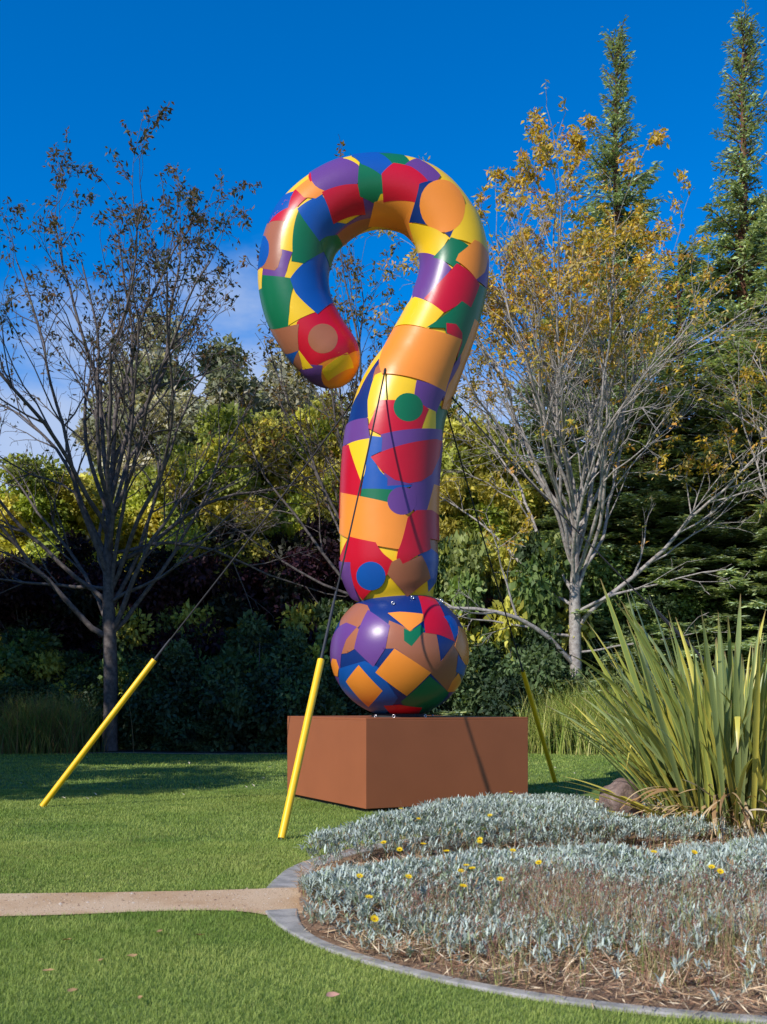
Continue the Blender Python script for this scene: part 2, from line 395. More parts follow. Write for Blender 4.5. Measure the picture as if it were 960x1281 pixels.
# ball surface
bu = np.linspace(0, PI, 41); bv = np.arange(64)*2*PI/64
UU, VV = np.meshgrid(bu, bv, indexing='ij')
BV = np.stack([np.sin(UU)*np.cos(VV), np.sin(UU)*np.sin(VV), np.cos(UU)], -1).reshape(-1, 3)
i = np.arange(40)[:, None]*64; j = np.arange(64)[None]; j2 = (j+1) % 64
BQ = np.stack([i+j, i+64+j, i+64+j2, i+j2], -1).reshape(-1, 4)
ball_o = obj('ball', mesh_np('ball', BV*ball_r+ball_c-org, BQ, mat='vinyl_V', smooth=True), qm)
tube_bvh = BVHTree.FromPolygons([Vector(v) for v in TV], [tuple(int(x) for x in q) for q in TQ])
camp = Vector((0, 0, CAMH))
def px_to_tube(px, py, hint=None):
    r = ray(px, py).normalized()
    loc, nrm, fi, dist = tube_bvh.ray_cast(camp, r)
    if loc is not None and (hint is None or abs(fi//K-hint) < 45):
        s = fi//K+.5; P = np.array(loc)
        for _ in range(4):
            ii = np.arange(NS); C = np.array([np.interp(s, ii, cl[:, 0]), np.interp(s, ii, cl[:, 1])])
            i0 = int(min(max(s, 0), NS-2)); dv = cl[i0+1, :2]-cl[i0, :2]
            tl = np.linalg.norm(dv)+1e-6
            s = float(np.clip(s+np.dot(P[[0, 2]]-C, dv/tl)/max(tl, .01)*.8, fi//K-3, fi//K+4)); s = min(max(s, 0), NS-1.001)
        ii = np.arange(NS); C = np.array([np.interp(s, ii, cl[:, 0]), np.interp(s, ii, cl[:, 1])])
        N_ = np.array([np.interp(s, ii, Nn[:, 0]), np.interp(s, ii, Nn[:, 1])])
        return s, math.atan2(np.dot(P[[0, 2]]-C, N_), SY-P[1])
    q = at(px, py, SY); w2 = np.hypot(cl[:-8, 0]-q.x, cl[:-8, 1]-q.z)/cl[:-8, 2]
    if hint is not None: w2 = w2+np.where(np.abs(np.arange(len(w2))-hint) > 40, 9, 0)
    s = int(np.argmin(w2)); w = np.dot(np.array([q.x, q.z])-cl[s, :2], Nn[s])
    return float(s), math.copysign(PI/2+.25+min(1.0, max(0, abs(w)/cl[s, 2]-1)*2.2), w)
def ball_uv(u):           # unit vector -> azimuthal equidistant about the -Y side
    a = math.acos(max(-1, min(1, -u[1]))); l = math.hypot(u[0], u[2])+1e-9
    return a*u[0]/l, a*u[2]/l
def uv_ball(A, B, off=0.0):
    a = np.hypot(A, B); k = np.where(a > 1e-6, np.sin(a)/np.maximum(a, 1e-6), 1)
    u = np.stack([A*k, -np.cos(a), B*k], -1)
    return u*(ball_r+off)+ball_c
def px_to_ball(px, py):
    r = np.array(ray(px, py)); o = (np.array(camp)-ball_c)/ball_r; dd = r/ball_r
    a = dd@dd; b = 2*o@dd; c = o@o-1; D = b*b-4*a*c
    if D >= 0:
        t = (-b-math.sqrt(D))/(2*a); return ball_uv(o+dd*t)
    t = -b/(2*a); p = o+dd*t; l = np.linalg.norm(p); u = p/l
    A, B = ball_uv(u); g = 1+.25+min(.5, (l-1)*2.0)
    return A*g, B*g
def patch_mesh(name, uv, fn, off, mat, sx, step=.032):
    """uv polygon (in surface coordinates, sx scales the first axis to metres); fn maps uv,off to 3-D"""
    P = np.array(uv, float)*sx; n = len(P)
    bd = []
    for i in range(n):
        a, b = P[i], P[(i+1) % n]; m = max(1, int(np.linalg.norm(b-a)/step))
        for k in range(m): bd.append(a+(b-a)*k/m)
    bd = np.array(bd); lo, hi = bd.min(0), bd.max(0)
    g = np.stack(np.meshgrid(np.arange(lo[0]+step*.5, hi[0], step), np.arange(lo[1]+step*.5, hi[1], step)), -1).reshape(-1, 2)
    if len(g):
        g = g[in_poly(g, bd)]
        if len(g): g = g[np.min(np.linalg.norm(g[:, None]-bd[None], axis=2), axis=1) > step*.45]
    allp = [Vector(p) for p in bd]+[Vector(p) for p in g]; nb_ = len(bd)
    vo, eo, fo, *_ = delaunay_2d_cdt(allp, [(k, (k+1) % nb_) for k in range(nb_)], [list(range(nb_))], 1, 1e-5)
    vo = np.array([tuple(v) for v in vo])/sx
    top = fn(vo[:, 0], vo[:, 1], off)
    # rim
    ec = {}
    for f in fo:
        for a, b in zip(f, f[1:]+f[:1]): ec[(a, b)] = 1
    be = [(a, b) for a, b in ec if (b, a) not in ec]
    nv = len(top); low = fn(vo[:, 0], vo[:, 1], -.001)
    Vv = [top]; T_ = [f for f in fo if len(f) == 3]; Q_ = []; base = nv
    ids = sorted({a for e in be for a in e}); mp_ = {a: k for k, a in enumerate(ids)}
    Vv.append(top[ids]); Vv.append(low[ids]); m = len(ids)
    for a, b in be: Q_.append((nv+mp_[b], nv+mp_[a], nv+m+mp_[a], nv+m+mp_[b]))
    Vv = np.concatenate(Vv)-org
    me = mesh_np(name, Vv, np.array(Q_), np.array(T_), mat=mat)
    # outward normals
    me.polygons.foreach_set('use_smooth', np.concatenate([np.zeros(len(Q_), bool), np.ones(len(T_), bool)]))
    return me
def flip_if_needed(me, centre_fn):
    me.update(); bad = 0
    tri = [p for p in me.polygons if len(p.vertices) == 3]
    for p in tri[:12]:
        c = np.array(p.center)+org
        if np.dot(np.array(p.normal), c-centre_fn(c)) < 0: bad += 1
    if bad > len(tri[:12])/2: me.flip_normals()
def tube_centre(c):
    k = np.argmin(np.hypot(cl[:, 0]-c[0], cl[:, 1]-c[2])/cl[:, 2]); return np.array([cl[k, 0], SY, cl[k, 1]])
Z1 = lambda p: (300+p[0]/2.909, 180+p[1]/2.909)
Z2 = lambda p: (390+p[0]/4, 380+p[1]/4)
Z3 = lambda p: (390+p[0]/4, 600+p[1]/4)
def ell(cx, cy, rx, ry=None, rot=0, n=26):
    ry = ry or rx; c, s = math.cos(rot), math.sin(rot)
    return [(cx+rx*math.cos(t)*c-ry*math.sin(t)*s, cy+rx*math.cos(t)*s+ry*math.sin(t)*c) for t in np.arange(n)*2*PI/n]
HOOK = [
 # tip and falling arm
 (Z1, 'R', [(212,650),(325,566),(388,640),(420,700),(428,752),(392,764),(265,812),(213,750)]),
 (Z1, 'N', ell(303,708,54)),
 (Z1, 'Y', [(390,762),(411,816),(325,860),(303,822)]),
 (Z1, 'P', [(217,818),(300,809),(330,888),(285,905),(225,865)]),
 (Z1, 'Y', [(216,752),(264,812),(230,817),(215,785)]),
 (Z1, 'N', [(213,757),(229,814),(195,818),(196,780)]),
 (Z1, 'B', [(143,737),(214,750),(197,806),(150,790)]),
 (Z1, 'N', [(95,643),(213,657),(213,748),(130,738),(100,690)]),
 (Z1, 'G', [(75,462),(208,486),(180,659),(88,645),(60,560)]),
 (Z1, 'Y', [(203,543),(271,612),(180,658)]),
 (Z1, 'B', [(185,483),(300,388),(328,440),(345,560),(283,616),(207,541)]),
 (Z1, 'P', [(150,378),(192,390),(166,482),(70,462),(110,430)]),
 (Z1, 'Y', [(195,424),(233,432),(186,485),(167,483)]),
 (Z1, 'Y', [(85,453),(80,520),(50,520),(50,455)]),
 (Z1, 'N', [(98,290),(155,280),(168,290),(152,400),(140,445),(128,456),(75,450),(80,350)]),
 (Z1, 'B', ell(78,390,30,58,.12)),
 (Z1, 'Y', [(205,228),(219,246),(195,391),(151,380),(166,285)]),
 (Z1, 'G', [(216,245),(286,350),(312,385),(233,432),(191,425),(196,390)]),
 (Z1, 'B', [(214,238),(300,188),(322,225),(335,282),(390,292),(345,338),(290,352)]),
 (Z1, 'R', [(203,170),(245,196),(205,231),(166,278),(110,285),(150,235)]),
 (Z1, 'B', [(197,176),(175,232),(110,285),(100,260)]),
 (Z1, 'O', [(208,166),(255,130),(280,152),(313,174),(275,196),(238,193)]),
 (Z1, 'R', [(255,122),(320,70),(345,92),(300,115),(262,136)]),
 (Z1, 'P', ell(353,115,92,60,-.12)),
 (Z1, 'P', [(445,186),(492,222),(476,275),(400,300),(340,338),(390,290),(452,255)]),
 (Z1, 'R', [(303,178),(437,150),(453,255),(341,288),(326,230)]),
 (Z1, 'N', [(350,335),(400,296),(474,270),(478,300),(372,372)]),
 (Z1, 'G', [(296,352),(352,332),(372,370),(345,450),(325,440),(305,388)]),
 (Z1, 'G', [(440,70),(500,88),(521,118),(525,182),(495,216),(440,188),(434,152)]),
 (Z1, 'B', [(410,48),(470,32),(570,55),(560,75),(522,118),(447,75)]),
 (Z1, 'G', [(510,38),(590,45),(625,85),(560,74)]),
 (Z1, 'P', [(605,80),(650,60),(725,115),(715,134),(682,140)]),
 (Z1, 'Y', [(514,186),(526,182),(527,212),(498,216)]),
 (Z1, 'O', [(493,213),(640,208),(622,282),(664,380),(612,335),(560,305),(472,298)]),
 (Z1, 'R', [(520,112),(562,75),(620,88),(684,140),(656,152),(641,211),(526,209)]),
 # right of the arch
 (Z1, 'V', [(655,150),(700,140),(785,325),(770,346),(622,281),(641,215)]),
 (Z1, 'Y', [(820,225),(870,265),(915,370),(885,398),(768,345),(780,318)]),
 (Z1, 'O', ell(737,228,80,96,-.25)),
 (Z1, 'Y', [(620,290),(757,346),(712,413),(655,405),(640,350)]),
 (Z1, 'P', [(655,400),(712,412),(768,456),(681,567),(635,567),(655,480)]),
 (Z1, 'G', [(770,345),(829,373),(785,452),(711,413)]),
 (Z1, 'P', [(890,395),(925,430),(905,520),(853,490)]),
 (Z1, 'O', [(852,355),(868,362),(896,405),(886,462),(857,490),(790,425),(800,403)]),
 (Z1, 'G', [(865,515),(920,520),(890,650),(850,655),(830,600)]),
 (Z1, 'Y', [(640,563),(742,612),(685,672),(560,672),(590,620)]),
 (Z1, 'R', [(790,440),(866,516),(832,600),(805,575),(745,613),(677,565)]),
 (Z1, 'G', [(806,577),(842,605),(860,665),(830,745),(785,800),(795,710),(755,690),(750,672),(684,671)]),
 (Z1, 'O', [(850,640),(890,640),(850,770),(800,860),(745,935),(775,830)]),
 (Z1, 'P', [(800,765),(795,800),(755,890),(735,930),(770,820)]),
 (Z1, 'R', [(753,656),(785,660),(803,690),(803,720),(786,775),(798,712),(755,690)]),
 (Z1, 'R', [(575,670),(590,690),(540,700),(545,680)]),
 # column
 (Z2, 'V', [(335,280),(350,330),(300,400),(285,560),(200,625),(170,620),(240,450)]),
 (Z2, 'N', [(352,285),(370,345),(308,375),(325,325)]),
 (Z2, 'Y', [(318,362),(376,338),(378,490),(345,492),(286,575),(286,480)]),
 (Z2, 'Y', [(374,355),(530,388),(520,470),(420,492),(374,490)]),
 (Z2, 'G', [(625,505),(690,500),(660,640),(610,640)]),
 (Z2, 'P', [(528,388),(660,435),(615,545),(550,522),(518,465)]),
 (Z2, 'O', [(745,285),(760,330),(720,450),(650,520),(685,400)]),
 (Z2, 'O', [(420,132),(560,130),(742,180),(660,437),(360,350),(347,290),(375,215)]),
 (Z2, 'Y', [(286,573),(330,555),(360,668),(290,672)]),
 (Z2, 'Y', [(572,525),(612,545),(612,637),(534,637)]),
 (Z2, 'R', [(345,490),(548,510),(577,530),(537,640),(450,655),(355,655),(290,622),(318,560)]),
 (Z2, 'G', ell(482,520,71)),
 (Z2, 'P', [(175,625),(282,578),(293,682),(150,730)]),
 (Z2, 'P', [(352,660),(640,632),(640,912),(378,912),(360,800)]),
 (Z2, 'Y', [(188,712),(297,680),(276,830),(250,897),(214,795)]),
 (Z2, 'B', [(298,668),(356,676),(352,745),(306,768),(345,830),(378,870),(378,908),(515,908),(380,938),(258,932),(280,830)]),
 (Z2, 'R', ell(0,0,1)),
 (Z2, 'R', [(160,715),(194,713),(214,790),(252,895),(245,968),(130,955),(130,850)]),
 (Z2, 'G', [(262,930),(402,934),(382,1003),(254,976)]),
 (Z2, 'P', [(505,910),(606,910),(576,1035),(520,1045),(470,960)]),
 (Z2, 'O', [(605,908),(650,908),(650,1045),(570,1042)]),
 (Z3, 'Y', [(120,220),(200,280),(170,410),(125,340)]),
 (Z3, 'R', [(125,30),(160,70),(158,190),(125,170)]),
 (Z3, 'O', [(160,68),(382,120),(482,195),(440,347),(153,265)]),
 (Z2, 'P', ell(450,988,70)),
 (Z3, 'N', [(575,293),(660,290),(650,400),(614,445)]),
 (Z3, 'B', [(533,380),(587,340),(650,430),(625,540),(585,556)]),
 (Z3, 'R', [(480,196),(520,160),(590,158),(640,195),(640,295),(578,295),(586,342),(455,427),(428,390),(436,350)]),
 (Z3, 'R', [(198,290),(322,320),(407,416),(380,467),(300,547),(262,592),(225,530),(195,420),(155,400)]),
 (Z3, 'B', ell(301,480,70)),
 (Z3, 'P', [(150,415),(202,418),(248,600),(200,605),(165,530)]),
 (Z3, 'N', [(405,415),(440,398),(456,427),(540,383),(582,490),(475,582),(385,470)]),
]
halfdisc = [(305,770),(612,680),(640,690),(625,770),(590,850),(540,884),(485,895),(420,880),(355,835)]
for k, (zf, c, pts) in enumerate(HOOK):
    if c == 'R' and len(pts) == 26 and abs(pts[0][0]-1) < 1e-6: HOOK[k] = (Z2, 'R', halfdisc)
BALL = [
 ('R', [(205,605),(215,620),(175,665),(140,700),(140,670)]),
 ('N', [(150,695),(190,645),(235,620),(280,630),(292,655),(270,700),(232,742),(140,735)]),
 ('N', [(222,738),(243,752),(216,847),(180,868),(150,872),(170,800)]),
 ('P', [(140,735),(175,716),(228,738),(175,800),(150,875),(145,950),(100,930),(90,850)]),
 ('O', [(105,895),(125,900),(138,940),(132,985),(100,965)]),
 ('P', [(105,975),(150,990),(215,1115),(250,1165),(190,1130)]),
 ('B', [(140,945),(265,908),(332,938),(432,1092),(330,1186),(240,1165),(180,1085)]),
 ('O', [(237,928),(356,1056),(285,1137),(173,1010)]),
 ('N', [(388,705),(475,742),(560,765),(625,775),(646,912),(717,808),(734,870),(728,960),(682,1062),(590,965),(420,845),(368,846)]),
 ('V', [(630,775),(717,808),(655,895)]),
 ('P', [(283,653),(392,730),(370,845),(310,937),(214,845),(240,742)]),
 ('G', [(462,745),(495,760),(545,726),(567,752),(500,834),(463,806)]),
 ('O', [(381,668),(440,662),(568,674),(566,702),(491,759)]),
 ('R', [(534,583),(605,588),(668,690),(718,812),(640,777),(570,767)]),
 ('B', [(660,685),(690,680),(720,705),(738,765),(712,800),(692,725)]),
 ('O', [(735,735),(775,780),(800,860),(790,925),(760,925),(716,835)]),
 ('B', [(732,880),(768,930),(760,985),(722,962)]),
 ('O', [(735,968),(748,1005),(735,1040),(678,1062),(703,1010)]),
 ('P', [(680,1063),(745,1045),(715,1110),(680,1112)]),
 ('G', [(590,983),(688,1066),(600,1152),(510,1186),(448,1110)]),
 ('O', [(415,845),(597,966),(476,1082),(320,965)]),
 ('R', [(361,1130),(440,1125),(552,1140),(500,1186),(425,1188)]),
]
def dens_poly(P, k=6):
    P = np.array(P, float); Q = np.roll(P, -1, 0); t = np.arange(k)/k
    return (P[:, None]+(Q-P)[:, None]*t[None, :, None]).reshape(-1, 2)
def overlap(a, b):
    if (a.min(0) > b.max(0)).any() or (b.min(0) > a.max(0)).any(): return False
    ca, cb = a*.97+a.mean(0)*.03, b*.97+b.mean(0)*.03
    return bool(in_poly(ca, b).any() or in_poly(cb, a).any())
def lay(patches, mapper, fn, sx, parent, cfn):
    done = []
    for c, uv in patches:
        P = dens_poly(uv)
        L = 1+max([l for b2, l in done if overlap(P, b2)], default=0)
        done.append((P, L))
        me = patch_mesh('panel', uv, fn, .0007*L+.00006*(len(done) % 9)+.0007, 'vinyl_'+c, sx)
        flip_if_needed(me, cfn)
        obj('panel', me, parent)
mean_r = .55; ds = arc[-1]/NS
tube_p = []
# random panels round the back first, so that the seen ones lie over them
rb = random.Random(5); cols = 'ROYGBPNV'
s_ = 14
while s_ < NS-14:
    for th in (PI*.72, PI, PI*1.28):
        w = rb.uniform(2.5, 5.0); h = rb.uniform(.28, .5)
        tube_p.append((rb.choice(cols), [(s_-w+rb.uniform(-2, 2), th-h), (s_-w+rb.uniform(-2, 2), th+h), (s_+w+rb.uniform(-2, 2), th+h), (s_+w+rb.uniform(-2, 2), th-h)]))
    s_ += 9
for zf, c, pts in HOOK:
    pp = [zf(p) for p in pts]
    m = np.mean(pp, axis=0); h = px_to_tube(*m)[0]
    if len(pp) < 20: pp = [m+(np.array(p)-m)*1.0+1.3*(np.array(p)-m)/(np.linalg.norm(np.array(p)-m)+1e-6) for p in pp]
    tube_p.append((c, [px_to_tube(*p, hint=h) for p in pp]))
lay(tube_p, None, tube_pt, np.array([ds, mean_r]), stem_o, tube_centre)
ball_p = [(rb.choice(cols), [(2.35*math.cos(a+da)+rb.uniform(-.1, .1), 2.35*math.sin(a+da)+rb.uniform(-.1, .1)) for da in (-.14, 0, .14)]+[(1.9*math.cos(a+.13), 1.9*math.sin(a+.13)), (1.9*math.cos(a-.13), 1.9*math.sin(a-.13))]) for a in np.arange(10)*2*PI/10]
ball_p += [(c, [px_to_ball(*Z3(p)) for p in pts]) for c, pts in BALL]
lay(ball_p, None, uv_ball, np.array([.92, .92]), ball_o, lambda c: ball_c)

# small fittings on the ball's crown and tie-down shackles at its foot
def ring_mesh(name, R, r, mat, n=14, k=6):
    th = np.linspace(0, 2*PI, n+1); tb = Tubes()
    tb.add(np.column_stack([R*np.cos(th), 0*th, R*np.sin(th)+R]), np.full(n+1, r), k)
    return tb.mesh(name, mat)
rm = ring_mesh('shackle', .019, .007, 'steel')
for px, py in ((492, 757), (552, 754), (516, 750)):
    a, b = px_to_ball(px, py); p = uv_ball(np.array([a]), np.array([b]), .008)[0]
    obj('eyelet', rm, qm, p-org)
for a in (-2.35, -1.75, -.75, 0.2, 1.2, 2.4):
    p = np.array([ball_c[0]+.47*math.cos(a), SY+.47*math.sin(a), BH])
    obj('tie_ring', rm, qm, p-org, a+PI/2)
pad = bmesh.new(); bmesh.ops.create_cone(pad, segments=40, radius1=.40, radius2=.36, depth=.05, cap_ends=True)
obj('foot_ring', bm_mesh('foot_ring', pad, 'black_rope'), qm, (0, 0, .025))

# ------------------------------------------------------------------ guy lines with yellow sleeves
def guy(label, anchor, top, frac, strap=.12):
    A = Vector(anchor); B = Vector(top); d = B-A
    g = thing('guy_line', label, 'guy line', A, 0, 'guy lines holding the sculpture')
    tb = Tubes(); n = 24
    sag = [A+d*t-Vector((0, 0, .10*4*t*(1-t)*max(0, t-frac)/(1-frac))) - A for t in np.linspace(0, 1, n)]
    tb.add(sag, np.full(n, .011), 8); obj('rope', tb.mesh('rope', 'black_rope'), g)
    tb = Tubes(); tt_ = np.linspace(frac-.02, frac+strap, 6)
    tb.add([d*t for t in tt_], np.array([.017]*5+[.012]), 8); obj('strap', tb.mesh('strap', 'grey_strap'), g)
    tb = Tubes(); prof = [(.004, .036), (.004, .040), (.006, .042), (frac-.002, .042), (frac, .040), (frac, .036), (.004, .036)]
    tb.add([d*t for t in np.linspace(.002, frac, 10)], np.full(10, .041), 18)
    tb.add([d*t for t in np.linspace(frac, .002, 10)], np.full(10, .036), 18)
    e = d.normalized()
    tb.add([d*.002+e*1e-4*k for k in (0, 1)], np.array([.036, .041]), 18)
    tb.add([d*frac+e*1e-4*k for k in (0, 1)], np.array([.041, .036]), 18)
    obj('sleeve', tb.mesh('sleeve', 'yellow_plastic'), g)
    st = Tubes(); st.add([Vector((0, 0, -.25)), Vector((0, 0, -.1)), Vector((0, 0, .03))], np.array([.004, .012, .012]), 8)
    obj('ground_peg', st.mesh('ground_peg', 'steel'), g)
    tb = Tubes(); u = d.normalized()
    tb.add([d-u*.06, d, d+u*.03], np.array([.013, .02, .016]), 10); obj('anchor_patch', tb.mesh('anchor_patch', 'black_rope'), g)
    return g
def on_tube(px, py, th):
    q = at(px, py, SY); k = int(np.argmin(np.hypot(cl[:, 0]-q.x, cl[:, 1]-q.z))); return tube_pt(k, th)
gA = ground_at(352, 1051); tA = px_to_tube(483, 465); guy('guy line with yellow sleeve standing on the lawn by the curved kerb', gA, tube_pt(*tA, .03), .325, .14)
gB = ground_at(52, 1010); guy('guy line with yellow sleeve leaning over open lawn beside the bare tree', gB, on_tube(500, 500, -1.85), .345, .05)
gC = ground_at(695, 979); guy('guy line with yellow sleeve pegged behind the plinth near tall green grass', gC, on_tube(520, 475, 2.1), .345, .03)
guy('guy line running down behind the big spiky flax', Vector((6.6, 15.0, 0)), on_tube(520, 475, 1.35), .17, .34)

# ------------------------------------------------------------------ silver ground cover and weeds in the bed
def bed_points(n, seed, ext=0.0):
    r = np.random.default_rng(seed)
    P = np.column_stack([r.uniform(-1.2, 6.6, n), r.uniform(4.4, 12.6, n)])
    return P[(bed_rho(P) < .982+ext-.05*sstep(6.2, 7.0, P[:, 1])*sstep(.6, -.2, P[:, 0])) & (P[:, 0] < .50*P[:, 1]+.9)]
P = bed_points(105000, 3)
x, y = P[:, 0], P[:, 1]; rho = bed_rho(P)
gap = np.abs(y-gap_y(x)); wgap = .17+.14*vnoise(x, y, 1.7, 4)
weed = sstep(-.25, .55, x)*sstep(6.95, 6.1, y+.25*vnoise(x, y, 2, 2))
dens = np.where(gap < wgap, .03, 1.0)*(1-.58*weed)*(1-.85*sstep(5.75, 5.1, y)*sstep(-.3, .3, x))
dens *= .75+.5*vnoise(x, y, 3.1, 9)
flax = np.array([3.34, 10.25])
dens *= sstep(.75, 1.15, np.linalg.norm((P-flax)*np.array([.8, 1.0]), axis=1))*sstep(.3, .55, np.hypot((x-2.44)*1.1, (y-10.15)*.8))
dens *= np.where(rho > .94, np.where(y > 7.2, .9, .35), 1)
dens *= np.where(y > 8, .8, 1)
# brown bare patch as in the back swathe
dens *= 1-.9*np.exp(-((x-1.55)/.35)**2-((y-8.55)/.12)**2)
P = P[rng.random(len(P)) < dens*.62]
x, y = P[:, 0], P[:, 1]
weed = sstep(-.25, .55, x)*sstep(6.95, 6.1, y)
gapd = np.abs(y-gap_y(x)); edge = np.minimum(np.where(y > gap_y(x), sstep(.15, .5, gapd), sstep(.1, 1.3, gapd)), sstep(1.0, .90, bed_rho(P)))
hgt = (.03+.15*edge+.10*vnoise(x, y, 2.2, 5)+.13*np.where(y > gap_y(x), sstep(.2, 1.3, gapd)*sstep(1, .8, bed_rho(P)), 0)*sstep(2.5, 1.5, x))*(1-.35*weed)
n = len(P); m = 9
lean = rng.normal(0, .28, (n, 2)); top = np.column_stack([P+lean*hgt[:, None]*.7, soil_z(P)+hgt])
ph = rng.uniform(0, 2*PI, (n, 1))+np.arange(m)[None]*2.4
tiltz = rng.uniform(.25, 1.3, (n, m))*np.linspace(1.25, .75, m)[None]
D = np.stack([np.cos(ph)*np.sin(tiltz)*1.0+lean[:, None, 0]*.4, np.sin(ph)*np.sin(tiltz)+lean[:, None, 1]*.4, np.cos(tiltz)], -1).reshape(-1, 3)
C = np.repeat(top, m, 0)+np.column_stack([rng.normal(0, .008, (n*m, 2)), -rng.uniform(0, .05, n*m)])
L = rng.uniform(.036, .072, n*m); W = L*rng.uniform(.15, .24, n*m)
D = unit(D); side = unit(np.cross(D, np.array([0, 0, 1.0]))+1e-4); up = np.cross(side, D)
b_ = C; m1 = C+D*L[:, None]*.55; tp = C+D*L[:, None]+up*(-L*.10)[:, None]
V = np.stack([b_-side*(W*.22)[:, None], b_+side*(W*.22)[:, None], m1+side*(W*.5)[:, None]+up*(W*.15)[:, None], m1-side*(W*.5)[:, None]+up*(W*.15)[:, None],
              tp+side*(W*.16)[:, None], tp-side*(W*.16)[:, None]], 1).reshape(-1, 3)
k6 = np.arange(n*m)[:, None]*6
Q = np.concatenate([k6+np.array([[0, 1, 2, 3]]), k6+np.array([[3, 2, 4, 5]])])
base = np.array([.47, .54, .48]); shoot = rng.uniform(.55, 1.2, (n, 1, 1))*np.ones((1, m, 1))
colr = base*shoot*rng.uniform(.82, 1.12, (n, m, 1))
grn = (rng.random((n, 1, 1)) < .16)*np.ones((1, m, 1)); colr = colr*(1-grn*.6)+np.array([.20, .27, .09])*grn*.6
old = (np.arange(m) < 2)[None, :, None]*(rng.random((n, m, 1)) < .35); colr = colr*(1-old)+np.array([.30, .21, .11])*old
colr = np.repeat(colr.reshape(-1, 3), 6, 0)
tag(obj('silver_ground_cover', mesh_np('silver_ground_cover', V, Q, col=colr, mat='silver_leaf')),
    'dense silvery grey-green ground cover of narrow leaves filling the kerbed bed', 'ground cover', kind='stuff')

# straw litter
P = bed_points(170000, 21, .012); x, y = P[:, 0], P[:, 1]
w = .16+1.2*sstep(6.7, 5.5, y)*sstep(-.5, .1, x)+.6*(np.abs(y-gap_y(x)) < .4)
w *= .5+vnoise(x, y, 4, 3)
P = P[rng.random(len(P)) < w]; n = len(P); x, y = P[:, 0], P[:, 1]
az = rng.uniform(0, 2*PI, n); el = np.abs(rng.normal(.12, .30, n))
D = np.column_stack([np.cos(az)*np.cos(el), np.sin(az)*np.cos(el), np.sin(el)])
C = np.column_stack([P, soil_z(P)+rng.uniform(.002, .10, n)*(.4+vnoise(x, y, 3, 8))])
L = rng.uniform(.035, .13, n); V, Q = diamonds(C, D, np.array([[0, 0, 1.0]])+rng.normal(0, .4, (n, 3)), L, rng.uniform(.003, .008, n))
straw = np.array([[.66, .48, .30], [.52, .33, .20], [.78, .64, .45], [.38, .21, .13]])
c = straw[rng.integers(0, 4, n)]*rng.uniform(.75, 1.15, (n, 1))
tag(obj('straw_litter', mesh_np('straw_litter', V, Q, col=np.repeat(c, 4, 0), mat='dry_leaf')),
    'dry straw and leaf litter along the kerb edge of the bed', 'straw', kind='stuff')

# seeding weed grass
def blades(P, z0, H, W, lean, colb, colt, r, curve=.35, segs=2):
    n = len(P); az = r.uniform(0, 2*PI, n); ld = np.column_stack([np.cos(az), np.sin(az)])*lean[:, None]
    fa = az+PI/2+r.normal(0, .6, n); sd = np.column_stack([np.cos(fa), np.sin(fa), np.zeros(n)])
    rows = []; cc = []
    for k in range(segs+1):
        t = k/segs; o = ld*H[:, None]*(t*(1-curve)+curve*t*t)
        c_ = np.column_stack([P+o, z0+H*(t-.18*lean*t*t)])
        wv = W*(1-.9*t**1.4)*.5
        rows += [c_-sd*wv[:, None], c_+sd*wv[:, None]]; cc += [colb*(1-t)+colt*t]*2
    V = np.stack(rows, 1).reshape(-1, 3); k0 = np.arange(n)[:, None]*(2*(segs+1))
    Q = np.concatenate([k0+np.array([[2*k, 2*k+1, 2*k+3, 2*k+2]]) for k in range(segs)])
    return V, Q, np.stack(cc, 1).reshape(-1, 3)
P = bed_points(140000, 31); x, y = P[:, 0], P[:, 1]
w = sstep(-.3, .5, x)*sstep(7.0, 6.4, y)*sstep(4.75, 5.5, y)*(.06+1.15*sstep(.3, .75, vnoise(x, y, 2.1, 6)*.6+vnoise(x, y, 5.5, 2)*.4))*1.3+.03*(y > 7)
P = P[rng.random(len(P)) < w*.95]; n = len(P)
H = rng.uniform(.14, .42, n)*(.7+.5*vnoise(P[:, 0], P[:, 1], 1.8, 7)); pal = np.array([[.20, .29, .08], [.30, .34, .11], [.50, .38, .20], [.32, .18, .13]])
palt = np.array([[.30, .32, .13], [.42, .27, .17], [.62, .49, .32], [.36, .17, .14]]); pi_ = rng.integers(0, 4, n)
V, Q, c = blades(P, soil_z(P), H, rng.uniform(.002, .005, n), rng.uniform(.1, .7, n), pal[pi_]*rng.uniform(.7, 1.2, (n, 1)), palt[pi_]*rng.uniform(.8, 1.2, (n, 1)), rng, segs=3)
# seed heads: short fuzzy diamonds round the upper stems
ns = len(P); tips = V.reshape(ns, -1, 3)[:, -2]; mids = V.reshape(ns, -1, 3)[:, -4]
sel = rng.random(ns) < .55; tp = tips[sel]; md = mids[sel]; q = 4
tt_ = rng.random((len(tp), q, 1)); cpos = (md[:, None]*(1-tt_)+tp[:, None]*tt_).reshape(-1, 3)
dd = unit(rng.normal(0, 1, (len(cpos), 3))+np.array([0, 0, 1.2])); V2, Q2 = diamonds(cpos, dd, rng.normal(0, 1, (len(cpos), 3)), rng.uniform(.015, .04, len(cpos)), .004)
c2 = np.repeat(np.array([[.26, .12, .10]])*rng.uniform(.6, 1.3, (len(cpos), 1)), 4, 0)
tag(obj('weed_grass', mesh_np('weed_grass', np.concatenate([V, V2]), np.concatenate([Q, Q2+len(V)]), col=np.concatenate([c, c2]), mat='dry_leaf')),
    'seeding purplish brown weed grass growing through the silver ground cover', 'weeds', kind='stuff')

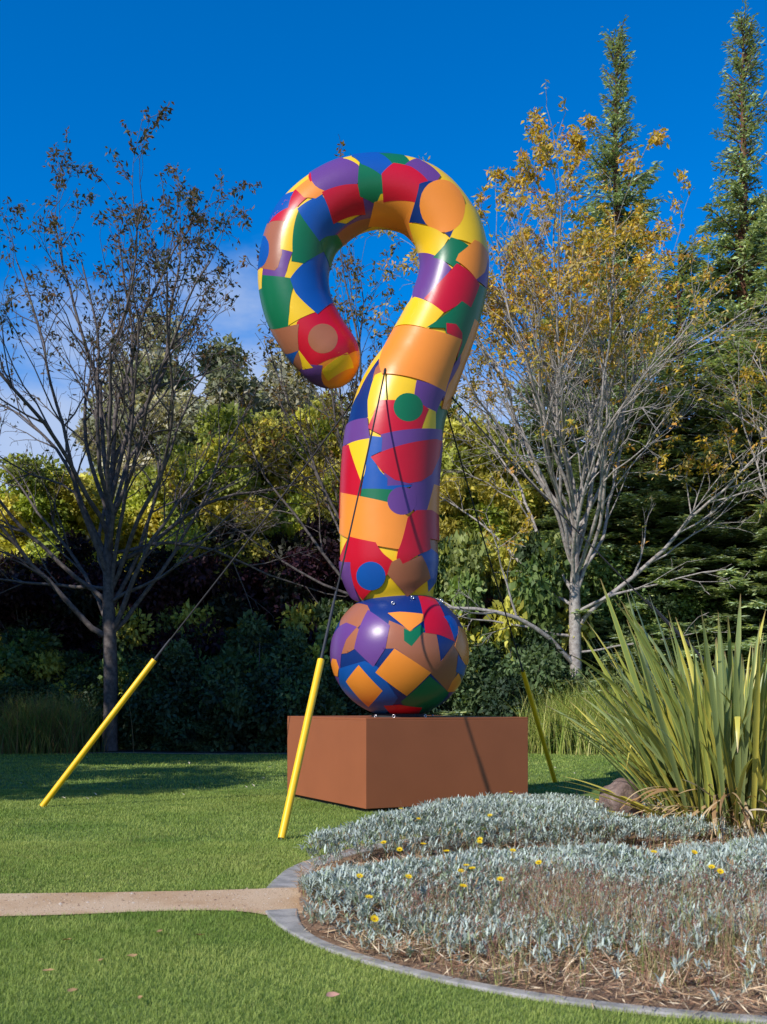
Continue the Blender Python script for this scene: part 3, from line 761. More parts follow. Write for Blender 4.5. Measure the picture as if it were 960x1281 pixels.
# yellow flowers
def flower_mesh():
    Vs = []; Qs = []; Cs = []; n = 11
    a = np.arange(n)*2*PI/n
    D = np.column_stack([np.cos(a), np.sin(a), np.full(n, .35)])
    V, Q = diamonds(np.column_stack([.004*np.cos(a), .004*np.sin(a), np.full(n, .12)]), D, np.array([[0, 0, 1.0]]*n), .024, .012)
    Vs.append(V); Qs.append(Q); Cs.append(np.tile([.80, .58, .01], (len(V), 1)))
    V, Q = diamonds(np.column_stack([.003*np.cos(a[:6]*2), .003*np.sin(a[:6]*2), np.full(6, .118)]), np.column_stack([np.cos(a[:6]*2)*.6, np.sin(a[:6]*2)*.6, np.ones(6)]), np.array([[1, 0, .2]]*6), .012, .01)
    Qs.append(Q+len(Vs[0])); Vs.append(V); Cs.append(np.tile([.62, .33, .01], (len(V), 1)))
    tb = Tubes(); tb.add([(0, 0, -.06), (.004, 0, .04), (0, 0, .12)], [.003, .0025, .003], 5)
    base = sum(len(v) for v in Vs); Qs.append(tb.Q[0]+base); Vs.append(tb.V[0]); Cs.append(np.tile([.2, .26, .12], (len(tb.V[0]), 1)))
    return mesh_np('flower', np.concatenate(Vs), np.concatenate(Qs), col=np.concatenate(Cs), mat='petal')
fm = flower_mesh()
fl_px = [(502,1012),(521,1011),(550,1010),(568,1002),(612,995),(640,991),(665,999),(694,1004),(718,1004),(746,1000),(745,1004),(522,1024),(560,1065),(602,1045),(615,1018),(575,1088),(583,1083),(593,1086),(598,1052),
         (627,1096),(817,1065),(862,1062),(890,1081),(896,1083),(460,1121),(528,1056),(501,1058),(483,1052),(678,1075),(508,1093),(576,1107),(448,1092),(640,1062),(462,1139)]
for px, py in fl_px:
    z = .30
    for _ in range(6):
        p = ground_at(px, py, z); P2 = np.array([[p.x, p.y]]); z = float(soil_z(P2)[0])+.33
    o = obj('yellow_daisy', fm, None, (p.x, p.y, z-.115), random.uniform(-.5, .5))
    o.rotation_euler[0] = random.uniform(.1, .8); o.scale = (.98,)*3
    tag(o, 'small yellow daisy flower open above the silver foliage', 'flower', 'yellow daisies in the silver bed')

# ------------------------------------------------------------------ flax
def flax_leaf_mesh(name, L, W, droop, cols, seed, kink=False, dead=False):
    r = np.random.default_rng(seed); n = 13; t = np.linspace(0, 1, n)
    ang = .10+droop*t**2.2
    if kink: ang = np.where(t > .72, ang+1.9*sstep(.72, .80, t), ang)
    dx = np.sin(ang)*L/(n-1); dz = np.cos(ang)*L/(n-1)
    X = np.concatenate([[0], np.cumsum(dx[:-1])]); Zc = np.concatenate([[0], np.cumsum(dz[:-1])])
    w = W*np.minimum(1, .55+1.2*t)*np.clip((1-t)*3.2, 0, 1)**.7*.5+.001
    tw = r.normal(0, .5)*t
    fold = .45*(1-t*.6)
    yv = np.cos(tw)*w; xv = np.sin(tw)*w
    nxv, nzv = np.cos(ang), -np.sin(ang)
    mid = np.column_stack([X, 0*X, Zc]); lf = w*fold
    Lft = mid+np.column_stack([nxv*(lf+xv), yv, nzv*(lf+xv)]); Rgt = mid+np.column_stack([nxv*(lf-xv), -yv, nzv*(lf-xv)])
    iL = mid*.25+Lft*.75; iR = mid*.25+Rgt*.75
    V = np.stack([Lft, iL, mid, iR, Rgt], 1).reshape(-1, 3)
    k = np.arange(n-1)[:, None]*5
    Q = np.concatenate([k+np.array([[a, a+1, a+6, a+5]]) for a in range(4)])
    edge, body = cols; mixt = t[:, None]
    cb = np.array(body)*(.85+.3*mixt); ce = np.array(edge)*(.9+.2*mixt)
    if not dead: tipc_ = sstep(.93, 1, t)[:, None]; cb = cb*(1-tipc_)+np.array([.3, .2, .09])*tipc_; ce = ce*(1-tipc_)+np.array([.3, .2, .09])*tipc_
    C = np.stack([ce, ce*.5+cb*.5, cb, cb*.5+cb*.5, ce], 1).reshape(-1, 3)
    return mesh_np(name, V, Q, col=C, mat='dry_leaf' if dead else 'flax_leaf', smooth=True)
GR = [((.46, .45, .10), (.19, .25, .07)), ((.58, .53, .10), (.29, .33, .07)), ((.30, .35, .11), (.19, .25, .09)), ((.70, .58, .10), (.44, .41, .08)), ((.34, .38, .14), (.22, .28, .11))]
live = [flax_leaf_mesh('flax_leaf', 1.0, .034, d, GR[k % 5], 40+k) for k, d in enumerate([.10, .16, .25, .35, .5, .7, .9, .2, .3, .12])]
kinked = [flax_leaf_mesh('flax_leaf', 1.0, .030, .4, GR[3], 70, kink=True), flax_leaf_mesh('flax_leaf', 1.0, .034, .3, GR[1], 71, kink=True)]
deadm = [flax_leaf_mesh('flax_dead', 1.0, .032, d, c, 80+k, dead=True) for k, (d, c) in enumerate([(.5, ((.52, .36, .19), (.44, .30, .16))), (.8, ((.60, .46, .28), (.52, .38, .22))), (1.1, ((.40, .24, .11), (.33, .2, .1))), (.35, ((.62, .54, .42), (.6, .52, .40)))])]
fz = float(soil_z(flax[None])[0])
fx = thing('flax_plant', 'huge spiky flax clump with long green sword leaves in the silver bed', 'plant', (*flax, fz))
r = random.Random(11)
def put_leaf(name, me, bx_, by_, az, tilt, L, wsc=1.0):
    o = obj(name, me, fx, (bx_, by_, -.03))
    o.rotation_mode = 'QUATERNION'
    q = Matrix.Rotation(az, 4, 'Z') @ Matrix.Rotation(tilt, 4, 'Y') @ Matrix.Rotation(r.uniform(-.35, .35), 4, 'Z')
    o.rotation_quaternion = q.to_quaternion(); o.scale = (L, L*wsc, L)
    return o
for k in range(285):
    az = r.uniform(0, 2*PI); u = r.random()**.8; rad = .50*math.sqrt(r.random())
    bxp, byp = .12+rad*1.15*math.cos(az), rad*math.sin(az)
    az2 = az+r.gauss(0, .45); tilt = .03+.70*u*(.35+rad/.6*.8)
    L = r.uniform(1.6, 2.75)*(1-.34*u*u)
    if tilt > .7: L *= .82
    dsel = min(9, int(r.random()*10))
    put_leaf('leaf', live[dsel], bxp, byp, az2, tilt, L, r.uniform(.45, .82))
for az, tilt, L, m_ in ((3.2, .62, 1.75, 0), (2.6, .35, 2.2, 1), (4.4, .5, 2.0, 0), (5.6, .45, 2.1, 1), (.8, .5, 2.0, 0)):
    put_leaf('leaf', kinked[m_], .1, -.1, az, tilt, L, 1.1)
for az, tilt, L in ((3.25, 1.15, 1.55), (3.45, 1.25, 1.5), (3.0, 1.05, 1.6), (3.7, 1.2, 1.35), (2.75, 1.0, 1.6), (4.1, 1.25, 1.2), (3.35, 1.02, 1.75)):
    o = put_leaf('leaf', live[3 if L > 1.45 else 1], -.15, -.1, az, tilt, L, 1.3)
for k in range(170):
    az = r.uniform(2.4, 6.0); rad = .55*math.sqrt(r.random())
    o = put_leaf('dead_leaf', deadm[k % 4], .1+rad*math.cos(az), rad*math.sin(az), az+r.gauss(0, .35), r.uniform(1.0, 2.1), r.uniform(.45, .95), r.uniform(.5, 1.3))
    o.location.z = r.uniform(.12, .5)
# the innermost leaves, too tightly packed to tell apart, as one mass
VI, QI, CI, o0 = [], [], [], 0
for k in range(230):
    me_ = live[k % 10]; nv_ = len(me_.vertices); co = np.empty(nv_*3, np.float32); me_.vertices.foreach_get('co', co); co = co.reshape(-1, 3)
    cc_ = np.empty(nv_*4, np.float32); me_.attributes['col'].data.foreach_get('color', cc_)
    li_ = np.empty(len(me_.loops), np.int32); me_.loops.foreach_get('vertex_index', li_)
    az = r.uniform(0, 2*PI); rad = .42*math.sqrt(r.random()); L_ = r.uniform(1.1, 2.2)
    M_ = np.array((Matrix.Rotation(az+r.gauss(0, .5), 3, 'Z') @ Matrix.Rotation(.03+.75*r.random()*rad/.42, 3, 'Y') @ Matrix.Rotation(r.uniform(-.4, .4), 3, 'Z')))
    VI.append((co*np.array([L_, L_*r.uniform(.45, .8), L_])) @ M_.T+np.array([.1+rad*math.cos(az), rad*math.sin(az), -.03])); QI.append(li_.reshape(-1, 4)+o0); CI.append(cc_.reshape(-1, 4)[:, :3]); o0 += nv_
tag(obj('inner_leaves', mesh_np('inner_leaves', np.concatenate(VI), np.concatenate(QI), col=np.concatenate(CI), mat='flax_leaf', smooth=True), fx), kind='stuff')
# one separate fallen sword leaf lying on the silver cover at the right
o = obj('fallen_flax_leaf', live[3], None, (4.1, 9.75, .42)); o.rotation_mode = 'QUATERNION'
o.rotation_quaternion = (Matrix.Rotation(PI-.15, 4, 'Z') @ Matrix.Rotation(1.45, 4, 'Y')).to_quaternion(); o.scale = (1.3, 1.6, 1.3)
tag(o, 'yellow green sword leaf drooping low over the silver foliage', 'leaf')

# ------------------------------------------------------------------ rock
def rock(label, loc, size, seed):
    r_ = np.random.default_rng(seed); bm = bmesh.new(); bmesh.ops.create_icosphere(bm, subdivisions=4, radius=1)
    dirs = unit(r_.normal(0, 1, (22, 3))); cuts = r_.uniform(.62, .95, 22)
    for v in bm.verts:
        p = np.array(v.co)
        for dd_, c_ in zip(dirs, cuts):
            e = p@dd_-c_
            if e > 0: p = p-dd_*e*.85
        p = p+.025*np.sin(p*11+seed)[[1, 2, 0]]
        v.co = p*np.array(size)
    o = obj('boulder', bm_mesh('boulder', bm, 'rock', True), None, loc)
    return tag(o, label, 'rock')
rp = ground_at(782, 1040, .12)
rock('brown purple boulder half hidden behind the flax leaves', (2.46, 10.65, .36), (.25, .24, .36), 4)

# ------------------------------------------------------------------ lawn
def lawn_pts(n, x0, x1, y0, y1, seed):
    r_ = np.random.default_rng(seed)
    P = np.column_stack([r_.uniform(x0, x1, n), r_.uniform(y0, y1, n)])
    P = P[(P[:, 0] > -.40*P[:, 1]-1.2) & (P[:, 0] < .40*P[:, 1]+1.2)]
    ok = bed_rho(P) > .985+.016*r_.random(len(P))**.5
    jit = P+r_.normal(0, .025, P.shape)
    ok &= ~in_poly(jit, PATHnp) & ~in_poly(P, np.array(box_poly))
    ok &= P[:, 1] < LAWN_BACK+.35*np.sin(P[:, 0]*.55)+.25*np.sin(P[:, 0]*1.7+1)
    return P[ok]
VV_, QQ_, CC_ = [], [], []; off = 0
for (n, x0, x1, y0, y1, h0, h1, w0, w1, sg, sd) in ((260000, -4, 3.2, 3.9, 6.9, .014, .034, .0024, .004, 2, 51), (190000, -5, 1, 6.9, 10.5, .014, .034, .0036, .0058, 2, 52), (170000, -8, 3, 10.5, 17, .016, .036, .0055, .0095, 1, 53), (75000, -13, 13, 17, 29.6, .025, .05, .014, .025, 1, 54)):
    P = lawn_pts(n, x0, x1, y0, y1, sd); r_ = np.random.default_rng(sd+100); n = len(P)
    H = r_.uniform(h0, h1, n)*(.75+.5*vnoise(P[:, 0], P[:, 1], 1.6, 1)); W = r_.uniform(w0, w1, n)
    pt = np.clip((vnoise(P[:, 0], P[:, 1], .8, 3)*.45+vnoise(P[:, 0], P[:, 1], 2.7, 5)*.3+vnoise(P[:, 0], P[:, 1], 7, 4)*.25-.5)*1.5+.5, 0, 1)
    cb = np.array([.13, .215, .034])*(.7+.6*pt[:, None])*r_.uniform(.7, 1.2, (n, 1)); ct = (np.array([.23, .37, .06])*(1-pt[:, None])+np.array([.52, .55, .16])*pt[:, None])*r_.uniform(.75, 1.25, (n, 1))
    dry = r_.random((n, 1)) < .03+.12*(vnoise(P[:, 0], P[:, 1], 1.3, 8)[:, None] > .68); ct = np.where(dry, np.array([.30, .26, .11]), ct)
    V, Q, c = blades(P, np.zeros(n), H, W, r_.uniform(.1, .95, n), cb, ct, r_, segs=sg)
    VV_.append(V); QQ_.append(Q+off); CC_.append(c); off += len(V)
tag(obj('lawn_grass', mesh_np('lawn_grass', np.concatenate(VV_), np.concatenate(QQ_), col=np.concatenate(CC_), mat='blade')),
    'short mown green lawn grass on both sides of the path', 'grass', kind='stuff')

# loose grit on the path
r_ = np.random.default_rng(77)
P = np.column_stack([r_.uniform(-6, -.4, 9000), r_.uniform(6.4, 8.0, 9000)]); P = P[in_poly(P, PATHnp)]; n = len(P)
sz = r_.uniform(.002, .006, n)*(1+1.5*(r_.random(n) < .05)); oc = np.array([[1, 0, 0], [0, 1, 0], [-1, 0, 0], [0, -1, 0], [0, 0, .8]])
V = (P[:, None, :]*1.0)
V = np.concatenate([V.repeat(5, 1), np.zeros((n, 5, 1))], 2)+oc[None]*sz[:, None, None]*r_.uniform(.6, 1.3, (n, 5, 1))+np.array([0, 0, .0115])
k0 = np.arange(n)[:, None]*5; Tt = np.concatenate([k0+np.array([[a, (a+1) % 4, 4]]) for a in range(4)])
gcol = np.array([[.55, .42, .30], [.40, .28, .19], [.62, .54, .45], [.30, .20, .14]])[r_.integers(0, 4, n)]
tag(obj('path_gravel', mesh_np('path_gravel', V.reshape(-1, 3), None, Tt, col=np.repeat(gcol, 5, 0), mat='dry_leaf')), 'loose tan grit scattered over the path', 'gravel', kind='stuff')

# fallen leaves on the lawn
def fallen(seed, col):
    r_ = np.random.default_rng(seed); n = 7; t = np.linspace(0, 1, n); w = .42*np.sin(PI*t**.8)+.01
    mid = np.column_stack([t-.5, .05*np.sin(t*4), .10*(t-.5)**2*4])
    Lf = mid+np.column_stack([0*t, w*.5, .12*np.sin(PI*t)+r_.normal(0, .02, n)]); Rt = mid+np.column_stack([0*t, -w*.5, .09*np.sin(PI*t)+r_.normal(0, .02, n)])
    V = np.stack([Lf, mid, Rt], 1).reshape(-1, 3); k = np.arange(n-1)[:, None]*3
    Q = np.concatenate([k+np.array([[0, 1, 4, 3]]), k+np.array([[1, 2, 5, 4]])])
    return mesh_np('fallen_leaf', V, Q, col=np.tile(col, (len(V), 1)), mat='dry_leaf', smooth=True)
flm = [fallen(1, (.62, .34, .26)), fallen(2, (.45, .28, .14)), fallen(3, (.62, .55, .42))]
o = obj('fallen_leaf', flm[0], None, ground_at(416, 1246, .05), .6); o.scale = (.075,)*3; o.rotation_euler[0] = .5
tag(o, 'pinkish brown fallen leaf lying on the lawn in front of the kerb', 'leaf')
r = random.Random(3)
for px, py in ((126, 1202), (165, 1196), (83, 1176), (200, 1166), (175, 1249), (90, 1240), (250, 1170), (60, 1215)):
    o = obj('fallen_leaf', flm[1], None, ground_at(px, py, .035), r.uniform(0, 6)); o.scale = (r.uniform(.04, .07),)*3; o.rotation_euler[0] = r.uniform(-.5, .5)
    tag(o, 'tan dry leaf caught in the lawn on the camera side of the path', 'leaf', 'tan fallen leaves on the front lawn')
for k in range(34):
    px = r.uniform(5, 350); py = r.uniform(946, 1000)
    if k > 27: px = r.uniform(668, 745); py = r.uniform(958, 976)
    o = obj('fallen_leaf', flm[2], None, ground_at(px, py, .04), r.uniform(0, 6)); o.scale = (r.uniform(.05, .09),)*3; o.rotation_euler[1] = r.uniform(-.6, .6)
    tag(o, 'tiny pale fallen leaf on the far lawn before the back bed', 'leaf', 'pale fallen leaves on the far lawn')

# ------------------------------------------------------------------ trees
class Tree:
    def __init__(s, seed): s.t = Tubes(); s.r = random.Random(seed); s.leaf = []; s.n = 0
    def rdir(s): return np.array([s.r.gauss(0, 1), s.r.gauss(0, 1), s.r.gauss(0, 1)])
    def branch(s, p, d, L, r0, lev, P):
        n = max(3, int(L/P['seg'][lev])); pts = [p]; dirs = []; d = d/np.linalg.norm(d)
        for i in range(n):
            d = d+s.rdir()*P['wob'][lev]+np.array([0, 0, P['trop'][lev]]); d = d/np.linalg.norm(d)
            p = p+d*L/n; pts.append(p); dirs.append(d)
        rad = np.maximum(r0*(1-np.linspace(0, 1, n+1)*.75), P['rmin'])
        s.t.add(pts, rad, P['k'][lev]); s.n += 1
        if lev < P['max']:
            m = max(1, int(L*P['dens'][lev]*s.r.uniform(.8, 1.2)))
            for q in range(m):
                t = P['t0'][lev]+(1-P['t0'][lev])*(q+s.r.random())/m; i = min(int(t*n), n-1)
                perp = np.cross(dirs[i], s.rdir()); perp /= np.linalg.norm(perp)+1e-9
                a = s.r.uniform(*P['ang'][lev])
                nd = dirs[i]*math.cos(a)+perp*math.sin(a)
                s.branch(pts[i+1], nd, max(.25, L*P['lr'][lev]*s.r.uniform(.6, 1.2)*(1.1-.65*t)), max(rad[i+1]*.6, P['rmin']), lev+1, P)
        if lev >= P['leaf_lev']:
            for i in range(n): s.leaf.append((*pts[i+1], *dirs[i]))
PAR = dict(seg=[.7, .55, .4, .3], wob=[.09, .13, .17, .2], trop=[.03, .04, .04, .03], k=[7, 5, 4, 3], dens=[1.0, 1.9, 2.6, 0], t0=[.25, .2, .15, 0],
           ang=[(.35, .75), (.4, .85), (.4, .95), (0, 0)], lr=[.42, .45, .5, .5], rmin=.0065, max=3, leaf_lev=2)
def finish_tree(T, name, label, bark, loc, leaf_fn, leaf_n, lsize, pal, seed, group=None, spray=1):
    r_ = np.random.default_rng(seed)
    th = thing(name, label, 'tree', loc, 0, group)
    obj('trunk', T.t.mesh(name+'_trunk', bark), th)
    Lf = np.array(T.leaf); w = leaf_fn(Lf[:, :3]) if leaf_fn else np.ones(len(Lf))
    pick = r_.choice(len(Lf), leaf_n, p=w/w.sum())
    C = Lf[pick, :3]; Dd = Lf[pick, 3:]
    C = np.repeat(C, spray, 0)+r_.normal(0, .07, (leaf_n*spray, 3)); Dd = np.repeat(Dd, spray, 0)
    D = unit(Dd*.4+r_.normal(0, .6, C.shape)+np.array([0, 0, -.45])); L = r_.uniform(.7, 1.3, len(C))*lsize
    V, Q = diamonds(C, D, r_.normal(0, 1, C.shape)+np.array([0, 0, .6]), L, L*.42, .12)
    pal = np.array(pal); cl_ = np.repeat(pal[r_.integers(0, len(pal), leaf_n)], spray, 0)*r_.uniform(.7, 1.25, (len(C), 1))
    obj('crown', mesh_np(name+'_crown', V, Q, col=np.repeat(cl_, 4, 0), mat='foliage'), th)
    return th
def limbs(T, par, pts_trunk, r_trunk, specs):
    T.t.add(pts_trunk, r_trunk, 10)
    for (h, d, L, r0) in specs:
        i = np.interp(h, [p[2] for p in pts_trunk], np.arange(len(pts_trunk))); i0 = int(min(i, len(pts_trunk)-2)); f = i-i0
        p = np.array(pts_trunk[i0])*(1-f)+np.array(pts_trunk[i0+1])*f
        T.branch(p, np.array(d, float), L, r0, 0, par)
PARL = dict(PAR, wob=[.12, .15, .18, .2], dens=[1.25, 2.2, 2.9, 0], seg=[.6, .5, .38, .3])
# bare tree on the left
YT = 31.0
T = Tree(21)
tr = [np.array([0.03*math.sin(z), .05*math.sin(z*.7), z]) for z in np.linspace(-.2, 7.5, 12)]
rd = np.interp(np.linspace(-.2, 7.5, 12), [-.2, .3, 3.4, 5, 7.5], [.27, .22, .20, .15, .09])
sp = []
rr = random.Random(4)
for k in range(17):
    az = k*2.4+rr.uniform(-.3, .3); h = 3.3+3.9*k/17; el = rr.uniform(.80, 1.25)
    sp.append((h, (math.cos(az)*math.cos(el), math.sin(az)*math.cos(el)*.8, math.sin(el)), (10.8-.3*(h-3))*rr.uniform(.72, .95), .075))
sp += [(7.3, (.05, 0, 1), 9.4, .09), (7.0, (-.12, .1, 1), 9, .08), (7.2, (.18, .1, 1), 9, .08), (3.2, (-.8, -.2, .55), 7.2, .09), (3.3, (.55, -.3, .75), 6.0, .09), (4.6, (-.95, .1, .25), 6.0, .06), (5.6, (.95, -.1, .16), 7.5, .06), (4.2, (.9, -.3, .35), 5, .06)]
limbs(T, PARL, tr, rd, sp)
LX = (137-480)/FPX*YT
finish_tree(T, 'bare_tree', 'nearly bare grey tree with sparse dark brown leaves in its high twigs', 'bark_grey', (LX, YT, 0),
            lambda P: np.clip((P[:, 2]-6)/10, .03, 1)**2.5, 2300, .15, [(.075, .075, .04), (.10, .07, .035), (.07, .08, .045), (.16, .085, .03)], 22, spray=3)
# golden tree on the right
T = Tree(33)
tr = [np.array([0.02*math.sin(z), .04*math.sin(z*.8), z]) for z in np.linspace(-.2, 7.2, 12)]
rd = np.interp(np.linspace(-.2, 7.2, 12), [-.2, .3, 4.5, 5.5, 7.2], [.24, .20, .17, .13, .08])
sp = []
for k in range(19):
    az = k*2.4+rr.uniform(-.3, .3); h = 4.6+2.5*k/19; el = rr.uniform(.88, 1.36)
    sp.append((h, (math.cos(az)*math.cos(el), math.sin(az)*math.cos(el)*.8, math.sin(el)), (11.4-.3*(h-3))*rr.uniform(.75, .98), .062))
sp += [(7.0, (.05, 0, 1), 10.3, .065), (6.9, (.1, .1, 1), 10, .065), (6.8, (-.15, 0, 1), 9.8, .06),
       (2.6, (-.62, -.25, .62), 7.5, .085), (3.6, (.62, -.2, .78), 8.5, .08), (3.5, (-.95, -.1, .12), 4.5, .05), (3.0, (.9, -.2, .15), 3.8, .04), (4.2, (.85, -.3, .35), 4.5, .05), (4.4, (-.8, .2, .5), 6.5, .06)]
limbs(T, PARL, tr, rd, sp)
RX = (720-480)/FPX*YT
gold = [(.62, .40, .035), (.70, .48, .05), (.56, .40, .05), (.42, .37, .06), (.62, .32, .06), (.60, .46, .16)]
gt = finish_tree(T, 'golden_tree', 'pale barked tree with golden yellow autumn leaves standing in full sun', 'bark_pale', (RX, YT, 0),
            lambda P: (np.clip((P[:, 2]-8)/9, .02, 1)**2.4)*(.05+sstep(.45, .7, vnoise(P[:, 0]+.5*P[:, 1], P[:, 2], .55, 3)))+1.6*np.exp(-((P[:, 0]+.4)/1.3)**2-((P[:, 2]-6.9)/.9)**2)+.5*np.exp(-((P[:, 0]-3.2)/1.0)**2-((P[:, 2]-8.6)/.7)**2), 4800, .145, gold, 34, spray=5)
gt.scale = (1, 1, .98)
dup(gt, (13.3, 30.5, 0), 2.2, (.9, .9, .85), 'golden leaved tree at the edge of the conifers with overhanging sprays')
# slim dark tree behind the sculpture
T = Tree(47)
tr = [np.array([.15*math.sin(z*.5), .05*math.sin(z*.7), z]) for z in np.linspace(-.2, 6.5, 10)]
rd = np.interp(np.linspace(-.2, 6.5, 10), [-.2, .3, 3, 6.5], [.16, .13, .11, .06])
sp = []
for k in range(10):
    az = k*2.4+rr.uniform(-.3, .3); h = 3.0+3.2*k/10; el = rr.uniform(.95, 1.35)
    sp.append((h, (math.cos(az)*math.cos(el), math.sin(az)*math.cos(el)*.8, math.sin(el)), 9.8*rr.uniform(.75, 1), .06))
sp += [(6.3, (.05, 0, 1), 9.5, .06), (6.2, (-.1, .1, 1), 9, .06), (2.9, (-.95, 0, .05), 6.0, .05), (4.6, (-.95, -.1, .22), 6.5, .05), (5.2, (-.7, .1, .65), 7, .05)]
limbs(T, PAR, tr, rd, sp)
finish_tree(T, 'slender_tree', 'slender dark limbed tree with thin yellowing leaves rising directly behind the sculpture', 'bark_grey', ((455-480)/FPX*32, 32.0, 0),
            lambda P: np.clip((P[:, 2]-5)/8, .05, 1), 1100, .17, [(.26, .19, .03), (.11, .09, .03), (.16, .13, .03), (.22, .11, .03)], 48, spray=3)

# --- dense leafy trees and shrubs
def clump_crown(seed, H, Rx, Ry, base, nclump, per, lsize, pal, cr, shape='dome', flat=.0, lw=.55):
    r_ = np.random.default_rng(seed); C = []; 
    while len(C) < nclump:
        p = r_.uniform(-1, 1, 3); z = (p[2]+1)/2
        prof = {'dome': math.sqrt(max(0, 1-max(0, (z-.35)/.65)**2))*min(1, .7+z), 'cone': (1-z)**.8*.95+.06, 'column': min(1, (1-z)*3.5+.25)}[shape]
        q = math.hypot(p[0], p[1])
        if q < prof and q > prof*.45*r_.random(): C.append((p[0]*Rx, p[1]*Ry, base+z*(H-base)))
    C = np.array(C); R = cr*r_.uniform(.6, 1.25, nclump)
    tone = r_.uniform(.6, 1.25, nclump); ci = r_.integers(0, len(pal), nclump)
    n = nclump*per; idx = np.repeat(np.arange(nclump), per)
    u = unit(r_.normal(0, 1, (n, 3))); rad = R[idx]*r_.random(n)**.45
    P = C[idx]+u*rad[:, None]*np.array([1, 1, .75])
    D = unit(u*.7+r_.normal(0, .6, (n, 3))+np.array([0, 0, -.15]))
    L = lsize*r_.uniform(.6, 1.35, n)
    V, Q = diamonds(P, D, u+r_.normal(0, .7, (n, 3))+np.array([0, 0, .5]), L, L*lw, .1)
    pal = np.array(pal); c = pal[ci[idx]]*tone[idx][:, None]*r_.uniform(.7, 1.3, (n, 1))
    return C, V, Q, np.repeat(c, 4, 0)
def leafy_tree(name, label, cat, loc, seed, H, Rx, Ry, base, nclump, per, lsize, pal, cr, shape='dome', bark='bark_grey', group=None, lw=.55):
    C, V, Q, c = clump_crown(seed, H, Rx, Ry, base, nclump, per, lsize, pal, cr, shape, lw=lw)
    th = thing(name, label, cat, loc, 0, group)
    tb = Tubes(); r_ = random.Random(seed)
    hz = np.linspace(-.1, H*.8, 8); w = max(.04, H*.014)
    tp = [np.array([.12*math.sin(z*.6+seed), .12*math.cos(z*.5), z]) for z in hz]
    tb.add(tp, np.linspace(w, w*.25, 8), 8)
    for k in range(0, len(C), max(1, len(C)//28)):
        z0 = max(.1*H, min(C[k][2]*.55, H*.7)); i = int(np.argmin(abs(hz-z0))); a = tp[i]; m = (a+C[k])/2+np.array([0, 0, -.1*H*.3])
        tb.add([a, m, C[k]], [w*.35, w*.22, w*.08], 5)
    obj('trunk', tb.mesh(name+'_trunk', bark), th)
    obj('crown', mesh_np(name+'_crown', V, Q, col=c, mat='foliage'), th)
    return th
def X(px, Y): return (px-480)/FPX*Y
olive = [(.38, .39, .26), (.48, .46, .34), (.28, .31, .17), (.55, .51, .39)]
lime = [(.44, .49, .09), (.58, .56, .11), (.33, .40, .07), (.66, .58, .12)]
plum = [(.05, .016, .028), (.06, .022, .034), (.035, .014, .022), (.03, .035, .018)]
dark = [(.065, .115, .055), (.09, .16, .065), (.055, .10, .06), (.12, .18, .075)]
mixd = [(.12, .20, .065), (.18, .26, .075), (.085, .14, .055), (.26, .31, .10)]
# olive grey gum trees far behind
e1 = leafy_tree('gum_tree', 'tall olive grey gum tree rising behind the bare tree', 'tree', (X(235, 46), 46, 0), 61, height_at(385, 46), 4.4, 3.5, 3, 140, 620, .31, olive, 1.15, bark='bark_pale')
bpy.data.objects['bare_tree'].scale = (1, 1, 1.05)
dup(e1, (X(360, 48), 48.5, 0), 1.9, (1.0, 1, .93), 'olive grey gum tree behind the lime green trees, left of the hook')
dup(e1, (X(455, 50), 50, 0), 4.0, (.8, .9, .80), 'lower olive grey gum tree seen past the tip of the hook')
dup(e1, (X(100, 52), 52, 0), 3.0, (.9, 1, .70), 'low olive grey gum tree showing through the bare branches')
# lime green trees
l1 = leafy_tree('lime_green_tree', 'lime green leafy tree between the bare tree and the sculpture', 'tree', (X(325, 38), 38, 0), 71, height_at(492, 38), 3.0, 2.4, 1.2, 105, 640, .25, lime, .85, 'dome')
lim_spots = [(60, 37, 560, .9, 0.8, 'broad lime green tree behind the left grass clump'), (190, 40, 575, .9, 1.7, 'lime green tree directly behind the bare trunk'),
             (425, 37, 470, .75, 2.9, 'lime green tree half hidden behind the question mark column'), (600, 39, 500, .85, 3.8, 'lime green tree between the column and the golden tree'),
             (-60, 38, 545, .9, 4.4, 'lime green tree at the western end of the row'), (270, 35.5, 530, .8, 5.2, 'smaller lime green tree with bright outer leaves over the plum hedge'), (540, 42, 470, .7, 1.1, 'lime green tree farther back behind the column')]
H1 = height_at(492, 38)
for px, Y, ty, sc, ro, lab in lim_spots: dup(l1, (X(px, Y), Y, 0), ro, (sc, sc, height_at(ty, Y)/H1), lab)
# purple leaved plum hedge, one shrub after the other
p1 = leafy_tree('plum_shrub', 'purple leaved plum shrub in the dark hedge', 'shrub', (X(30, 34), 34, 0), 81, 6.3, 2.2, 1.6, .3, 60, 420, .19, plum, .75, 'dome', group='purple plum shrubs in the hedge')
for k, (px, ty, sc) in enumerate([(-70, 670, 1), (110, 672, 1), (195, 690, .95), (270, 660, 1.05), (345, 668, 1), (415, 650, 1), (480, 660, 1), (550, 690, .9), (615, 720, .9)]):
    Y = 34+.5*math.sin(k*2.1); dup(p1, (X(px, Y), Y, 0), k*1.3, (sc, sc, height_at(ty, Y)/6.3))
